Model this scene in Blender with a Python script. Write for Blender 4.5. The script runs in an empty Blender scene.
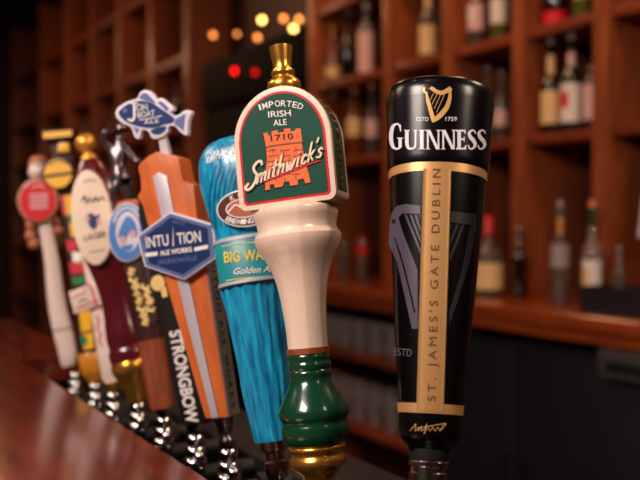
import bpy, bmesh, math, random
from mathutils import Vector, Matrix
from mathutils.geometry import tessellate_polygon

random.seed(7)
S = bpy.context.scene
COL = S.collection
PI = math.pi

# ------------------------------------------------------------------ camera frame
FPX = 889.0
CAMZ = 1.319
YAW = math.radians(59.7)
PITCH = math.atan(18 / FPX)
CAM = Vector((0, 0, CAMZ))
R_ = Vector((math.cos(YAW), math.sin(YAW), 0))
F0 = Vector((-math.sin(YAW), math.cos(YAW), 0))
F_ = F0 * math.cos(PITCH) - Vector((0, 0, 1)) * math.sin(PITCH)
U_ = F0 * math.sin(PITCH) + Vector((0, 0, 1)) * math.cos(PITCH)
TAPY = 0.378            # the row of taps stands along this line
SHELFY = 2.13           # front of the back-bar shelving


def ray(px, py):
    return F_ * FPX + R_ * (px - 320) + U_ * (240 - py)


def on_y(px, py, y):
    d = ray(px, py)
    return CAM + d * (y / d.y)


def on_z(px, py, z):
    d = ray(px, py)
    return CAM + d * ((z - CAMZ) / d.z)


def depth(p):
    return (Vector(p) - CAM).dot(F_)


def proj(p):
    d = Vector(p) - CAM
    z = d.dot(F_)
    return 320 + FPX * d.dot(R_) / z, 240 - FPX * d.dot(U_) / z


# ------------------------------------------------------------------ materials
def lin(c):
    return tuple((v / 12.92 if v <= 0.04045 else ((v + 0.055) / 1.055) ** 2.4) for v in (x / 255 for x in c)) + (1,)


def mat(name, rgb, rough=0.4, metal=0.0, coat=0.0, bump=0.0, scale=60, vary=0.0, trans=0.0, emit=0.0, ior=1.5, spec=0.5):
    m = bpy.data.materials.new(name)
    m.use_nodes = True
    nt = m.node_tree
    b = nt.nodes['Principled BSDF']
    c = lin(rgb)
    b.inputs['Base Color'].default_value = c
    b.inputs['Roughness'].default_value = rough
    b.inputs['Metallic'].default_value = metal
    b.inputs['Coat Weight'].default_value = coat
    b.inputs['Coat Roughness'].default_value = 0.06
    b.inputs['Transmission Weight'].default_value = trans
    b.inputs['IOR'].default_value = ior
    b.inputs['Specular IOR Level'].default_value = spec
    if emit:
        b.inputs['Emission Color'].default_value = c
        b.inputs['Emission Strength'].default_value = emit
    tc = nt.nodes.new('ShaderNodeTexCoord')
    nz = nt.nodes.new('ShaderNodeTexNoise')
    nz.inputs['Scale'].default_value = scale
    nz.inputs['Detail'].default_value = 4
    nt.links.new(tc.outputs['Object'], nz.inputs['Vector'])
    if vary:
        mx = nt.nodes.new('ShaderNodeMix')
        mx.data_type = 'RGBA'
        mx.inputs[6].default_value = tuple(v * (1 - vary) for v in c[:3]) + (1,)
        mx.inputs[7].default_value = tuple(min(1, v * (1 + vary)) for v in c[:3]) + (1,)
        nt.links.new(nz.outputs['Fac'], mx.inputs[0])
        nt.links.new(mx.outputs[2], b.inputs['Base Color'])
    if bump:
        bp = nt.nodes.new('ShaderNodeBump')
        bp.inputs['Strength'].default_value = bump
        bp.inputs['Distance'].default_value = 0.001
        nt.links.new(nz.outputs['Fac'], bp.inputs['Height'])
        nt.links.new(bp.outputs['Normal'], b.inputs['Normal'])
    return m


def wood(name, dark, light, axis='X', rough=0.35, coat=0.0, scale=6.0, stretch=14, bump=0.1):
    m = bpy.data.materials.new(name)
    m.use_nodes = True
    nt = m.node_tree
    b = nt.nodes['Principled BSDF']
    b.inputs['Roughness'].default_value = rough
    b.inputs['Coat Weight'].default_value = coat
    b.inputs['Coat Roughness'].default_value = 0.12
    tc = nt.nodes.new('ShaderNodeTexCoord')
    mp = nt.nodes.new('ShaderNodeMapping')
    sc = [scale * stretch] * 3
    sc['XYZ'.index(axis)] = scale
    mp.inputs['Scale'].default_value = sc
    nz = nt.nodes.new('ShaderNodeTexNoise')
    nz.inputs['Scale'].default_value = 1
    nz.inputs['Detail'].default_value = 8
    nz.inputs['Roughness'].default_value = 0.62
    nz.inputs['Distortion'].default_value = 0.6
    rp = nt.nodes.new('ShaderNodeValToRGB')
    rp.color_ramp.elements[0].position = 0.33
    rp.color_ramp.elements[0].color = lin(dark)
    rp.color_ramp.elements[1].position = 0.68
    rp.color_ramp.elements[1].color = lin(light)
    nt.links.new(tc.outputs['Object'], mp.inputs['Vector'])
    nt.links.new(mp.outputs['Vector'], nz.inputs['Vector'])
    nt.links.new(nz.outputs['Fac'], rp.inputs['Fac'])
    nt.links.new(rp.outputs['Color'], b.inputs['Base Color'])
    bp = nt.nodes.new('ShaderNodeBump')
    bp.inputs['Strength'].default_value = bump
    bp.inputs['Distance'].default_value = 0.0008
    nt.links.new(nz.outputs['Fac'], bp.inputs['Height'])
    nt.links.new(bp.outputs['Normal'], b.inputs['Normal'])
    return m


M = dict(
    bar=wood('bar_wood', (66, 18, 10), (112, 38, 20), 'X', 0.2, 0.3, 5, 10, 0.2),
    shelf=wood('shelf_wood', (96, 34, 16), (146, 62, 30), 'X', 0.4, 0.2, 4, 12),
    post=wood('post_wood', (116, 50, 23), (168, 86, 44), 'Z', 0.4, 0.2, 4, 12),
    panel=wood('panel_wood', (54, 17, 9), (86, 31, 16), 'Z', 0.5, 0.1, 3, 10),
    counter=wood('counter_wood', (112, 42, 16), (158, 68, 28), 'X', 0.25, 0.4, 4, 12),
    floor=wood('floor_wood', (50, 24, 14), (80, 40, 22), 'X', 0.5, 0.0, 2, 10),
    plaster=mat('plaster', (60, 30, 20), 0.8, bump=0.2, scale=30, vary=0.15),
    ceil=mat('ceiling_paint', (50, 26, 18), 0.9, bump=0.2, scale=30, vary=0.1),
    black=mat('gloss_black', (6, 4, 5), 0.24, coat=0.0, spec=0.4, vary=0.2, bump=0.02),
    blacksoft=mat('soft_black', (15, 13, 16), 0.55, vary=0.25, bump=0.06, scale=200, spec=0.3),
    cooler=mat('cooler_black', (24, 20, 26), 0.6, vary=0.2, scale=15, spec=0.3),
    gold=mat('satin_gold', (208, 156, 100), 0.38, 0.5, vary=0.06, bump=0.03, scale=300),
    brass=mat('polished_brass', (232, 166, 70), 0.27, 0.9, vary=0.12, bump=0.03, scale=40),
    brasssoft=mat('satin_brass', (226, 160, 70), 0.4, 0.7, vary=0.05),
    chrome=mat('chrome', (205, 200, 200), 0.1, 1.0, vary=0.03),
    darkchrome=mat('dark_chrome', (176, 164, 162), 0.2, 1.0, vary=0.05),
    silver=mat('silver_print', (222, 214, 220), 0.35, 0.0, vary=0.03),
    harpgold=mat('gold_print', (214, 164, 100), 0.4, 0.3, vary=0.05),
    harpgrey=mat('violet_grey_print', (72, 63, 80), 0.4, vary=0.08),
    harpdark=mat('dark_grey_print', (30, 27, 34), 0.35, vary=0.08),
    greyprint=mat('grey_print', (92, 82, 90), 0.5),
    engrave=mat('engraved_brown', (92, 60, 32), 0.6, vary=0.1),
    cream=mat('cream_ceramic', (236, 206, 186), 0.25, coat=0.5, vary=0.04, scale=30),
    green=mat('green_ceramic', (16, 60, 38), 0.2, coat=0.6, vary=0.18, scale=45),
    greenprint=mat('green_print', (8, 68, 53), 0.55, vary=0.06, spec=0.2),
    sidegreen=mat('side_green_print', (40, 74, 54), 0.4, vary=0.2),
    red=mat('red_print', (212, 18, 40), 0.5, vary=0.05, spec=0.25),
    orange=mat('orange_print', (226, 108, 58), 0.55, spec=0.25, vary=0.12, scale=250),
    ink=mat('dark_ink', (30, 22, 24), 0.6, vary=0.1, spec=0.25),
    inkbrown=mat('brown_ink', (120, 62, 40), 0.6, vary=0.1),
    white=mat('white_print', (240, 228, 222), 0.4, vary=0.03),
    copper=mat('copper_band', (178, 96, 58), 0.35, 0.6, vary=0.1),
    wave=wood('blue_resin', (4, 92, 146), (34, 172, 212), 'Z', 0.3, 0.5, 22, 9, 0.3),
    wavedark=mat('deep_blue_resin', (8, 96, 142), 0.3, coat=0.5, vary=0.3, scale=70, bump=0.2),
    foam=mat('white_foam', (226, 236, 246), 0.5, bump=0.4, scale=400, vary=0.08),
    teal=mat('teal_print', (24, 138, 148), 0.4, vary=0.08),
    yellowtext=mat('yellow_print', (240, 206, 70), 0.45, vary=0.05),
    badge=mat('brown_print', (82, 30, 24), 0.55, vary=0.1, spec=0.2),
    badgein=mat('tan_print', (176, 92, 70), 0.55, spec=0.2, vary=0.15),
    oak=wood('orange_wood', (188, 84, 32), (220, 114, 52), 'Z', 0.45, 0.15, 14, 6, 0.15),
    aluminium=mat('brushed_aluminium', (200, 190, 200), 0.45, 0.35, vary=0.05, bump=0.05, scale=300),
    greyside=mat('grey_wood_side', (112, 100, 98), 0.55, vary=0.12, scale=120),
    navy=mat('navy_print', (13, 42, 96), 0.4, vary=0.05),
    lilac=mat('lilac_print', (96, 106, 156), 0.45, vary=0.06),
    palelilac=mat('pale_edge', (216, 206, 220), 0.45, vary=0.03),
    fishblue=mat('fish_blue_print', (14, 46, 104), 0.4, vary=0.1),
    rust=wood('rust_wood', (112, 48, 26), (166, 84, 50), 'Z', 0.4, 0.2, 10, 6),
    umber=wood('umber_wood', (42, 18, 14), (70, 30, 22), 'Z', 0.4, 0.2, 10, 6),
    goldletters=mat('gold_letter', (244, 210, 136), 0.4, 0.2, vary=0.08),
    pewter=mat('pewter', (96, 84, 88), 0.26, 0.75, vary=0.5, scale=90, bump=0.2),
    skyblue=mat('sky_blue_print', (74, 126, 196), 0.4, vary=0.15, scale=150),
    pinkish=mat('pink_print', (216, 160, 160), 0.45, vary=0.1),
    maroon=mat('maroon_lacquer', (86, 20, 28), 0.22, coat=0.5, vary=0.15, scale=20),
    labelcream=mat('cream_label', (236, 208, 184), 0.5, vary=0.04),
    whitestick=mat('white_enamel', (232, 206, 196), 0.3, coat=0.3, vary=0.05),
    totemyellow=mat('yellow_paint', (232, 170, 26), 0.4, vary=0.12, scale=150),
    amberpaint=mat('amber_paint', (206, 128, 34), 0.35, coat=0.3, vary=0.15),
    totemgreen=mat('green_paint', (40, 120, 66), 0.4, vary=0.1),
    totemred=mat('red_paint', (196, 34, 54), 0.4, vary=0.1),
    totemdark=mat('dark_maroon_paint', (50, 15, 17), 0.5, vary=0.1, spec=0.25),
    tan=wood('tan_carved_wood', (146, 78, 52), (196, 120, 84), 'Z', 0.5, 0.1, 20, 3),
    glass=mat('clear_glass', (235, 228, 225), 0.05, trans=0.9, ior=1.45),
    tumbler=mat('tumbler_glass', (246, 232, 226), 0.05, trans=0.9, ior=1.45),
    smoked=mat('smoked_glass', (120, 100, 92), 0.1, trans=0.55, ior=1.45),
    darkglass=mat('dark_bottle_glass', (20, 12, 12), 0.12, coat=0.3),
    amber=mat('amber_glass', (140, 66, 22), 0.12, trans=0.4, coat=0.2),
    olive=mat('olive_glass', (104, 104, 40), 0.15, trans=0.3),
    greenglass=mat('green_glass', (40, 74, 34), 0.15, trans=0.3),
    redcap=mat('red_cap', (200, 30, 34), 0.4),
    goldcap=mat('gold_cap', (200, 140, 70), 0.4, 0.4),
    orangecap=mat('orange_cap', (190, 100, 40), 0.4),
    greycap=mat('grey_cap', (130, 110, 108), 0.3, 0.3),
    palelabel=mat('pale_label', (222, 206, 196), 0.6, vary=0.05),
    tanlabel=mat('tan_label', (220, 178, 120), 0.6, vary=0.08),
    greylabel=mat('grey_label', (150, 128, 126), 0.6, vary=0.08),
    pinklabel=mat('pink_label', (216, 168, 160), 0.6, vary=0.08),
    cloth=mat('white_cloth', (190, 180, 178), 0.9, vary=0.1, bump=0.3),
    steel=mat('brushed_steel', (120, 112, 112), 0.4, 0.8, vary=0.1),
    bulb=mat('bulb_glow', (255, 188, 96), 0.4, emit=9),
    bulbdim=mat('dim_bulb_glow', (255, 150, 70), 0.4, emit=3.2),
    redled=mat('red_indicator', (255, 10, 14), 0.4, emit=5),
    reddim=mat('dim_red_indicator', (200, 8, 14), 0.4, emit=2.5),
    cord=mat('black_cord', (14, 10, 9), 0.7),
)


# ------------------------------------------------------------------ mesh helpers
class MB:
    def __init__(self):
        self.v, self.f = [], []

    def add(self, verts, faces):
        o = len(self.v)
        self.v += [tuple(p) for p in verts]
        self.f += [tuple(i + o for i in f) for f in faces]
        return self

    def build(self, name, m, parent=None, smooth=True, angle=35, bevel=0.0, seg=2):
        me = bpy.data.meshes.new(name)
        me.from_pydata(self.v, [], self.f)
        bm = bmesh.new()
        bm.from_mesh(me)
        bmesh.ops.remove_doubles(bm, verts=bm.verts, dist=1e-6)
        bmesh.ops.recalc_face_normals(bm, faces=bm.faces)
        if bevel:
            es = [e for e in bm.edges if len(e.link_faces) == 2 and e.calc_face_angle(0) > 0.6]
            bmesh.ops.bevel(bm, geom=es, offset=bevel, segments=seg, affect='EDGES', profile=0.6, clamp_overlap=True)
        bm.to_mesh(me)
        bm.free()
        if smooth:
            for p in me.polygons:
                p.use_smooth = True
            me.set_sharp_from_angle(angle=math.radians(angle))
        me.materials.append(m)
        o = bpy.data.objects.new(name, me)
        COL.objects.link(o)
        if parent:
            o.parent = parent
        return o

    def box(self, x0, x1, y0, y1, z0, z1):
        v = [(x, y, z) for z in (z0, z1) for y in (y0, y1) for x in (x0, x1)]
        return self.add(v, [(0, 2, 3, 1), (4, 5, 7, 6), (0, 1, 5, 4), (2, 6, 7, 3), (0, 4, 6, 2), (1, 3, 7, 5)])

    def rings(self, rings, cap=True):
        n = len(rings[0])
        v = [p for r in rings for p in r]
        f = []
        for i in range(len(rings) - 1):
            for j in range(n):
                k = (j + 1) % n
                f.append((i * n + j, i * n + k, (i + 1) * n + k, (i + 1) * n + j))
        if cap:
            f.append(tuple(range(n))[::-1])
            f.append(tuple((len(rings) - 1) * n + j for j in range(n)))
        return self.add(v, f)

    def lathe(self, prof, n=40, cx=0, cy=0, sy=1.0):
        return self.rings([[(cx + r * math.cos(2 * PI * j / n), cy + sy * r * math.sin(2 * PI * j / n), z) for j in range(n)] for z, r in prof])

    def loft(self, secs, n=48, e=2.0):
        rg = []
        for s in secs:
            z, a, b = s[:3]
            ex = s[3] if len(s) > 3 else e
            r = []
            for j in range(n):
                t = 2 * PI * j / n
                c, q = math.cos(t), math.sin(t)
                r.append((a * math.copysign(abs(c) ** (2 / ex), c), b * math.copysign(abs(q) ** (2 / ex), q), z))
            rg.append(r)
        return self.rings(rg)

    def prism(self, pts, y0, y1):
        """outline in local x,z extruded from y0 (front) to y1"""
        n = len(pts)
        tri = tessellate_polygon([[Vector((p[0], p[1], 0)) for p in pts]])
        v = [(p[0], y0, p[1]) for p in pts] + [(p[0], y1, p[1]) for p in pts]
        f = [tuple(t) for t in tri] + [tuple(n + i for i in t[::-1]) for t in tri]
        f += [(i, (i + 1) % n, n + (i + 1) % n, n + i) for i in range(n)]
        return self.add(v, f)

    def tube(self, pts, r, n=8):
        pts = [Vector(p) for p in pts]
        if not isinstance(r, (list, tuple)):
            r = [r] * len(pts)
        rg = []
        for i, p in enumerate(pts):
            t = (pts[min(i + 1, len(pts) - 1)] - pts[max(i - 1, 0)]).normalized()
            a = t.orthogonal().normalized() if i == 0 else (a - t * a.dot(t)).normalized()
            b = t.cross(a)
            rg.append([p + (a * math.cos(2 * PI * j / n) + b * math.sin(2 * PI * j / n)) * r[i] for j in range(n)])
        return self.rings(rg)

    def ball(self, c, r, n=16, m=10, sz=1.0):
        c = Vector(c)
        rg = []
        for i in range(m + 1):
            t = PI * (i + 0.02) / (m + 0.04)
            rg.append([c + Vector((r * math.sin(t) * math.cos(2 * PI * j / n), r * math.sin(t) * math.sin(2 * PI * j / n), -r * sz * math.cos(t))) for j in range(n)])
        return self.rings(rg)


def smooth_path(pts, k=6):
    """Catmull-Rom through points of any dimension"""
    out = []
    P = [pts[0]] + list(pts) + [pts[-1]]
    for i in range(1, len(P) - 2):
        for s in range(k):
            t = s / k
            out.append(tuple(0.5 * (2 * b + (c - a) * t + (2 * a - 5 * b + 4 * c - d) * t * t + (3 * b - a - 3 * c + d) * t ** 3)
                             for a, b, c, d in zip(P[i - 1], P[i], P[i + 1], P[i + 2])))
    out.append(tuple(pts[-1]))
    return out


def ribbon(pts, w, k=6, cap=True):
    """2-D stroke -> list of polygons. pts (x,y) or (x,y,w)"""
    if len(pts[0]) == 2:
        pts = [(x, y, w) for x, y in pts]
    pts = smooth_path(pts, k) if k > 1 else pts
    L, Rr = [], []
    for i, (x, y, ww) in enumerate(pts):
        a = pts[max(0, i - 1)]
        b = pts[min(len(pts) - 1, i + 1)]
        dx, dy = b[0] - a[0], b[1] - a[1]
        d = math.hypot(dx, dy) or 1
        nx, ny = -dy / d * ww / 2, dx / d * ww / 2
        L.append((x + nx, y + ny))
        Rr.append((x - nx, y - ny))
    polys = [[L[i], Rr[i], Rr[i + 1], L[i + 1]] for i in range(len(pts) - 1)]
    if cap:
        for (x, y, ww) in (pts[0], pts[-1]):
            polys.append([(x + ww / 2 * math.cos(2 * PI * j / 10), y + ww / 2 * math.sin(2 * PI * j / 10)) for j in range(10)])
    return polys


def circ(cx, cy, rx, ry=None, n=28):
    ry = ry or rx
    return [(cx + rx * math.cos(2 * PI * j / n), cy + ry * math.sin(2 * PI * j / n)) for j in range(n)]


_text = {}


def text_polys(s, shear=0.0, bold=0.0, space=1.0):
    """built-in font -> triangles in a unit box: x 0..1 across, y 0..1 = cap height; also the aspect"""
    key = (s, shear, bold, space)
    if key in _text:
        return _text[key]
    cu = bpy.data.curves.new('t', 'FONT')
    cu.body = s
    cu.shear = shear
    cu.offset = bold
    cu.space_character = space
    cu.resolution_u = 4
    ob = bpy.data.objects.new('t', cu)
    COL.objects.link(ob)
    dg = bpy.context.evaluated_depsgraph_get()
    me = ob.evaluated_get(dg).to_mesh()
    vs = [v.co.copy() for v in me.vertices]
    fs = [[(vs[i].x, vs[i].y) for i in p.vertices] for p in me.polygons]
    ob.evaluated_get(dg).to_mesh_clear()
    bpy.data.objects.remove(ob)
    bpy.data.curves.remove(cu)
    xs = [p.x for p in vs]
    x0, x1 = min(xs), max(xs)
    H = 0.72
    res = [[((x - x0) / (x1 - x0), y / H) for x, y in f] for f in fs]
    _text[key] = (res, (x1 - x0) / H)
    return _text[key]


def text_on(s, p0, p1, h, **kw):
    """text polygons in the 2-D (x right, y DOWN pixel) frame between baseline points p0 and p1, cap height h px"""
    polys, asp = text_polys(s, **kw)
    ex = (p1[0] - p0[0], p1[1] - p0[1])
    d = math.hypot(*ex)
    up = (ex[1] / d * h, -ex[0] / d * h)
    return [[(p0[0] + ex[0] * x + up[0] * y, p0[1] + ex[1] * x + up[1] * y) for x, y in f] for f in polys]


def split_polys(polys, step, ax=0):
    """cut polygons at regular steps so that they can follow a curved surface"""
    out = []
    for p in polys:
        lo = min(q[ax] for q in p)
        hi = max(q[ax] for q in p)
        k0 = math.floor(lo / step)
        k1 = math.floor((hi - 1e-9) / step)
        if k0 == k1:
            out.append(p)
            continue
        for k in range(k0, k1 + 1):
            poly = p
            for lim, sgn in ((k * step, 1), ((k + 1) * step, -1)):
                nw = []
                for i in range(len(poly)):
                    a, b = poly[i], poly[(i + 1) % len(poly)]
                    da, db = (a[ax] - lim) * sgn, (b[ax] - lim) * sgn
                    if da >= 0:
                        nw.append(a)
                    if (da > 0 > db) or (da < 0 < db):
                        t = da / (da - db)
                        nw.append((a[0] + (b[0] - a[0]) * t, a[1] + (b[1] - a[1]) * t))
                poly = nw
                if len(poly) < 3:
                    break
            if len(poly) >= 3:
                out.append(poly)
    return out


# ------------------------------------------------------------------ naming
def tag(o, label, cat, group=None, kind=None):
    o['label'] = label
    o['category'] = cat
    if group:
        o['group'] = group
    if kind:
        o['kind'] = kind
    return o


def thing(name, label, cat, loc=(0, 0, 0), rz=0, group=None):
    o = bpy.data.objects.new(name, None)
    o.empty_display_size = 0.02
    COL.objects.link(o)
    o.location = loc
    o.rotation_euler = (0, 0, rz)
    return tag(o, label, cat, group)


def struct(name, mb, m):
    o = mb.build(name, m, smooth=False)
    o['kind'] = 'structure'
    return o


# ------------------------------------------------------------------ tap handles
class Tap:
    """a handle standing on the tap row: base pixel, top pixel, twist of its face to the left (degrees)"""

    def __init__(self, name, label, B, T, twist, dz=None, group='beer taps along the bar', y=TAPY):
        self.B = on_y(B[0], B[1], y)
        zb = depth(self.B)
        if dz is None:
            dz = -0.35 * (B[0] - T[0]) * zb / FPX
        d = ray(*T)
        self.T = CAM + d * ((zb - dz) / FPX)
        ax = self.T - self.B
        self.L = ax.length
        z = ax.normalized()
        n = Vector((CAM.x - self.B.x, CAM.y - self.B.y, 0)).normalized()
        n = Matrix.Rotation(-math.radians(twist), 3, 'Z') @ n
        y = -(n - z * n.dot(z)).normalized()
        x = y.cross(z)
        self.M = Matrix((x, y, z)).transposed().to_4x4()
        self.M.translation = self.B
        self.Mi = self.M.inverted()
        self.tw = math.radians(twist)
        self.root = thing(name, label, 'beer tap', group=group)
        self.root.matrix_world = self.M
        self.root.rotation_mode = 'QUATERNION'
        self.root.matrix_world = self.M

    def v(self, py):
        """height on the axis that shows at pixel row py"""
        lo, hi = -0.6, 1.6
        for _ in range(50):
            t = (lo + hi) / 2
            if proj(self.B + (self.T - self.B) * t)[1] > py:
                lo = t
            else:
                hi = t
        return lo * self.L

    def m(self, py):
        """metres per pixel there"""
        return depth(self.B + (self.T - self.B) * (self.v(py) / self.L)) / FPX

    def ax(self, py):
        return proj(self.B + (self.T - self.B) * (self.v(py) / self.L))[0]

    def pr(self, *yh):
        """profile (pixel row, half-width px) -> (z, r)"""
        return [(self.v(y), h * self.m(y)) for y, h in yh]

    def face(self, px, py, fy):
        """pixel -> local x,z on the face plane y = fy"""
        o = self.Mi @ CAM
        d = self.Mi.to_3x3() @ ray(px, py)
        p = o + d * ((fy - o.y) / d.y)
        return p.x, p.z

    def decal(self, name, m, polys, fy, parent=None, t=0.0004, lift=0.0003):
        """flat print: pixel polygons on the face plane"""
        mb = MB()
        for p in polys:
            q = [self.face(x, y, fy) for x, y in p]
            mb.prism(q, fy - lift - t, fy - lift)
        return mb.build(name, m, parent or self.root, smooth=False)

    def plate(self, name, m, outline, y0, y1, parent=None, bevel=0.0):
        mb = MB()
        mb.prism([self.face(x, y, y0) for x, y in outline], y0, y1)
        return mb.build(name, m, parent or self.root, bevel=bevel)

    def wrap(self, name, m, polys, surf, parent=None, lift=0.0003, step=1.5):
        """print on a rounded body: pixel polygons; surf(x,z) gives the front y"""
        mb = MB()
        for p in split_polys(polys, step):
            q = []
            for x, y in p:
                X, Z = self.face(x, y, 0)
                for _ in range(6):
                    fy = surf(X, Z)
                    X, Z = self.face(x, y, fy)
                q.append((X, surf(X, Z) - lift, Z))
            mb.add(q, [tuple(range(len(q)))])
        return mb.build(name, m, parent or self.root, smooth=False)


def interp(tab, z):
    if z <= tab[0][0]:
        return tab[0][1]
    for (a, ra), (b, rb) in zip(tab, tab[1:]):
        if z <= b:
            return ra + (rb - ra) * (z - a) / (b - a)
    return tab[-1][1]


def harp(x0, y0, s):
    """harp emblem strokes, bottom-left (x0,y0) in pixels, height s"""
    def T(pts):
        return [((x - 225) / 205 * s + x0, (y - 308) / 205 * s + y0, w * 0.8 / 205 * s) for x, y, w in pts]
    P = []
    P += ribbon(T([(252, 150, 12), (238, 142, 15), (236, 124, 17), (252, 113, 20), (275, 122, 24), (305, 142, 26), (335, 148, 28), (362, 136, 30), (384, 122, 30)]), 0)
    P += ribbon(T([(378, 140, 16), (374, 185, 26), (356, 232, 32), (322, 272, 34), (292, 296, 26)]), 0)
    P += ribbon(T([(250, 150, 12), (258, 190, 22), (272, 240, 27), (288, 297, 28)]), 0)
    for i in range(4):
        a = (288 + i * 20, 152 + i * 1.5, 3.6)
        b = (268 + i * 12, 190 + i * 22, 3.6)
        P += ribbon(T([a, b]), 0, k=1, cap=False)
    return P


def stem(w, x, y0, y1, ser=0.1, st=0.07):
    return [[(x - w / 2, y0), (x + w / 2, y0), (x + w / 2, y1), (x - w / 2, y1)],
            [(x - w / 2 - ser, y1), (x + w / 2 + ser, y1), (x + w / 2, y1 - st), (x - w / 2, y1 - st)],
            [(x - w / 2 - ser, y0), (x + w / 2 + ser, y0), (x + w / 2, y0 + st), (x - w / 2, y0 + st)]]


def top_serif(w, x, y1, ser=0.09, st=0.07):
    return [[(x - w / 2 - ser, y1), (x + w / 2 + ser, y1), (x + w / 2, y1 - st), (x - w / 2, y1 - st)]]


def serif_glyph(c):
    """roman capitals, height 1 -> polygons, width"""
    if c == 'I':
        return stem(0.2, 0.2, 0, 1), 0.4
    if c == 'N':
        P = stem(0.1, 0.14, 0, 1)[:1] + stem(0.1, 0.14, 0, 1)[2:] + [[(0.0, 1), (0.27, 1), (0.78, 0.0), (0.6, 0.0), (0.12, 0.93), (0, 0.95)]]
        P += [[(0.69, 0), (0.78, 0), (0.78, 1), (0.69, 1)]] + top_serif(0.09, 0.735, 1)
        return P, 0.86
    if c == 'U':
        P = ribbon([(0.17, 0.95, 0.2), (0.17, 0.35, 0.2), (0.24, 0.1, 0.17), (0.42, 0.03, 0.1), (0.6, 0.12, 0.1), (0.65, 0.35, 0.09), (0.65, 0.95, 0.09)], 0, cap=False)
        return P + top_serif(0.2, 0.17, 1) + top_serif(0.09, 0.65, 1), 0.8
    if c == 'E':
        P = stem(0.2, 0.17, 0, 1)[:1]
        for y, x1 in ((0.96, 0.52), (0.52, 0.46), (0.04, 0.56)):
            P.append([(0.0 if y != 0.52 else 0.17, y - 0.045), (x1, y - 0.045), (x1, y + 0.045), (0.0 if y != 0.52 else 0.17, y + 0.045)])
        P += [[(0.47, 0.82), (0.53, 0.8), (0.53, 1.0), (0.42, 1)], [(0.5, 0.2), (0.58, 0.22), (0.56, 0), (0.44, 0)], [(0.43, 0.4), (0.48, 0.4), (0.48, 0.64), (0.43, 0.64)]]
        return P, 0.62
    if c == 'S':
        P = ribbon([(0.47, 0.8, 0.06), (0.4, 0.95, 0.08), (0.25, 0.97, 0.09), (0.11, 0.83, 0.16), (0.19, 0.62, 0.2), (0.37, 0.43, 0.21), (0.44, 0.22, 0.17), (0.3, 0.04, 0.09), (0.14, 0.05, 0.08), (0.06, 0.22, 0.06)], 0, cap=False)
        return P, 0.54
    if c == 'G':
        P = ribbon([(0.68, 0.98, 0.06), (0.6, 1.24, 0.09), (0.43, 1.3, 0.1), (0.22, 1.12, 0.2), (0.14, 0.65, 0.23), (0.22, 0.2, 0.2), (0.42, 0.03, 0.1), (0.6, 0.08, 0.11), (0.66, 0.2, 0.14)], 0, cap=False)
        P += [[(0.56, 0.1), (0.74, 0.1), (0.74, 0.55), (0.56, 0.55)], [(0.46, 0.6), (0.84, 0.6), (0.74, 0.52), (0.56, 0.52)], [(0.64, 0.92), (0.7, 0.92), (0.7, 1.3), (0.62, 1.2)]]
        return P, 0.86


def serif_word(word, p0, p1, h):
    G = [serif_glyph(c) for c in word]
    tot = sum(w for _, w in G)
    out = []
    x = 0
    ex = (p1[0] - p0[0], p1[1] - p0[1])
    for P, w in G:
        for p in P:
            out.append([(p0[0] + ex[0] * (x + a) / tot, p0[1] + ex[1] * (x + a) / tot - b * h) for a, b in p])
        x += w
    return out


def ferrule_profile(t, y0, y1, r, parts=3):
    """chrome ferrule between two pixel rows, radius px r"""
    return t.pr((y1, r * 0.9), (y1 - (y1 - y0) * 0.15, r), (y1 - (y1 - y0) * 0.3, r), (y1 - (y1 - y0) * 0.36, r * 0.8), (y0 + (y1 - y0) * 0.2, r * 0.72), (y0 + (y1 - y0) * 0.1, r * 0.95), (y0, r * 0.95))


# ============================================================ 1. black stout handle
t = Tap('beer_tap', 'large black tap handle with gold spine, gold harp and white serif lettering', (427.5, 500), (440.5, 84), 1, dz=-0.068, y=0.40)
tab_body = t.pr((452, 20), (448, 21), (444, 25), (438, 29.5), (430, 31), (412, 31.2), (320, 39.2), (240, 44.3), (180, 48), (160, 49))
tab_cap = t.pr((174.5, 49.4), (172, 50.2), (167, 50.6), (130, 51.9), (112, 53.2), (104, 53.6), (98, 52.8), (93.5, 50), (90.5, 43), (88.5, 30), (87.8, 10))
E_ = 2.25
DEP = 0.9
mb = MB(); mb.loft([(z, r, r * DEP, E_) for z, r in tab_body], 96); body = mb.build('body', M['black'], t.root)
mb = MB(); mb.loft([(z, r, r * DEP, E_) for z, r in tab_cap], 96); cap = mb.build('cap', M['black'], t.root, angle=50)


def sup(tab):
    def f(x, z, off=0.0):
        r = interp(tab, z) + off
        q = min(abs(x) / r, 0.985)
        return -(r * DEP) * (1 - q ** E_) ** (1 / E_)
    return f


s_body, s_cap = sup(tab_body), sup(tab_cap)
# gold frame: ring under the cap, ring at the foot, spine
mb = MB()
za, zb_ = t.v(414), t.v(404.5)
mm = t.m(409)
mb.loft([(z, r, r * DEP, E_) for z, r in ((za, 31.2 * mm), (za, 32.6 * mm), (zb_, 33.4 * mm), (zb_, 31.5 * mm))], 96)
za, zb_ = t.v(183), t.v(166)
mm = t.m(172)
mb.loft([(z, r, r * DEP, E_) for z, r in ((za, 47.6 * mm), (za, 48.5 * mm), (zb_, 49.2 * mm), (zb_, 48.5 * mm))], 96)
N = 24
zs = [t.v(412) + (t.v(181.5) - t.v(412)) * i / 30 for i in range(31)]
xs = [(-1 + 2 * j / N) for j in range(N + 1)]
wz = lambda z: (13.4 * t.m(290)) * (0.985 + 0.06 * (z - zs[0]) / (zs[-1] - zs[0]))
lift = lambda s: 0.0014 if abs(s) < 0.93 else (0.0014 if abs(s) < 0.97 else -0.0004)
vv = [(wz(z) * s, s_body(wz(z) * s, z) - lift(s) - 0.0006 * max(0, abs(s) - 0.8) / 0.2 * (abs(s) < 0.97), z) for z in zs for s in xs]
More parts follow.
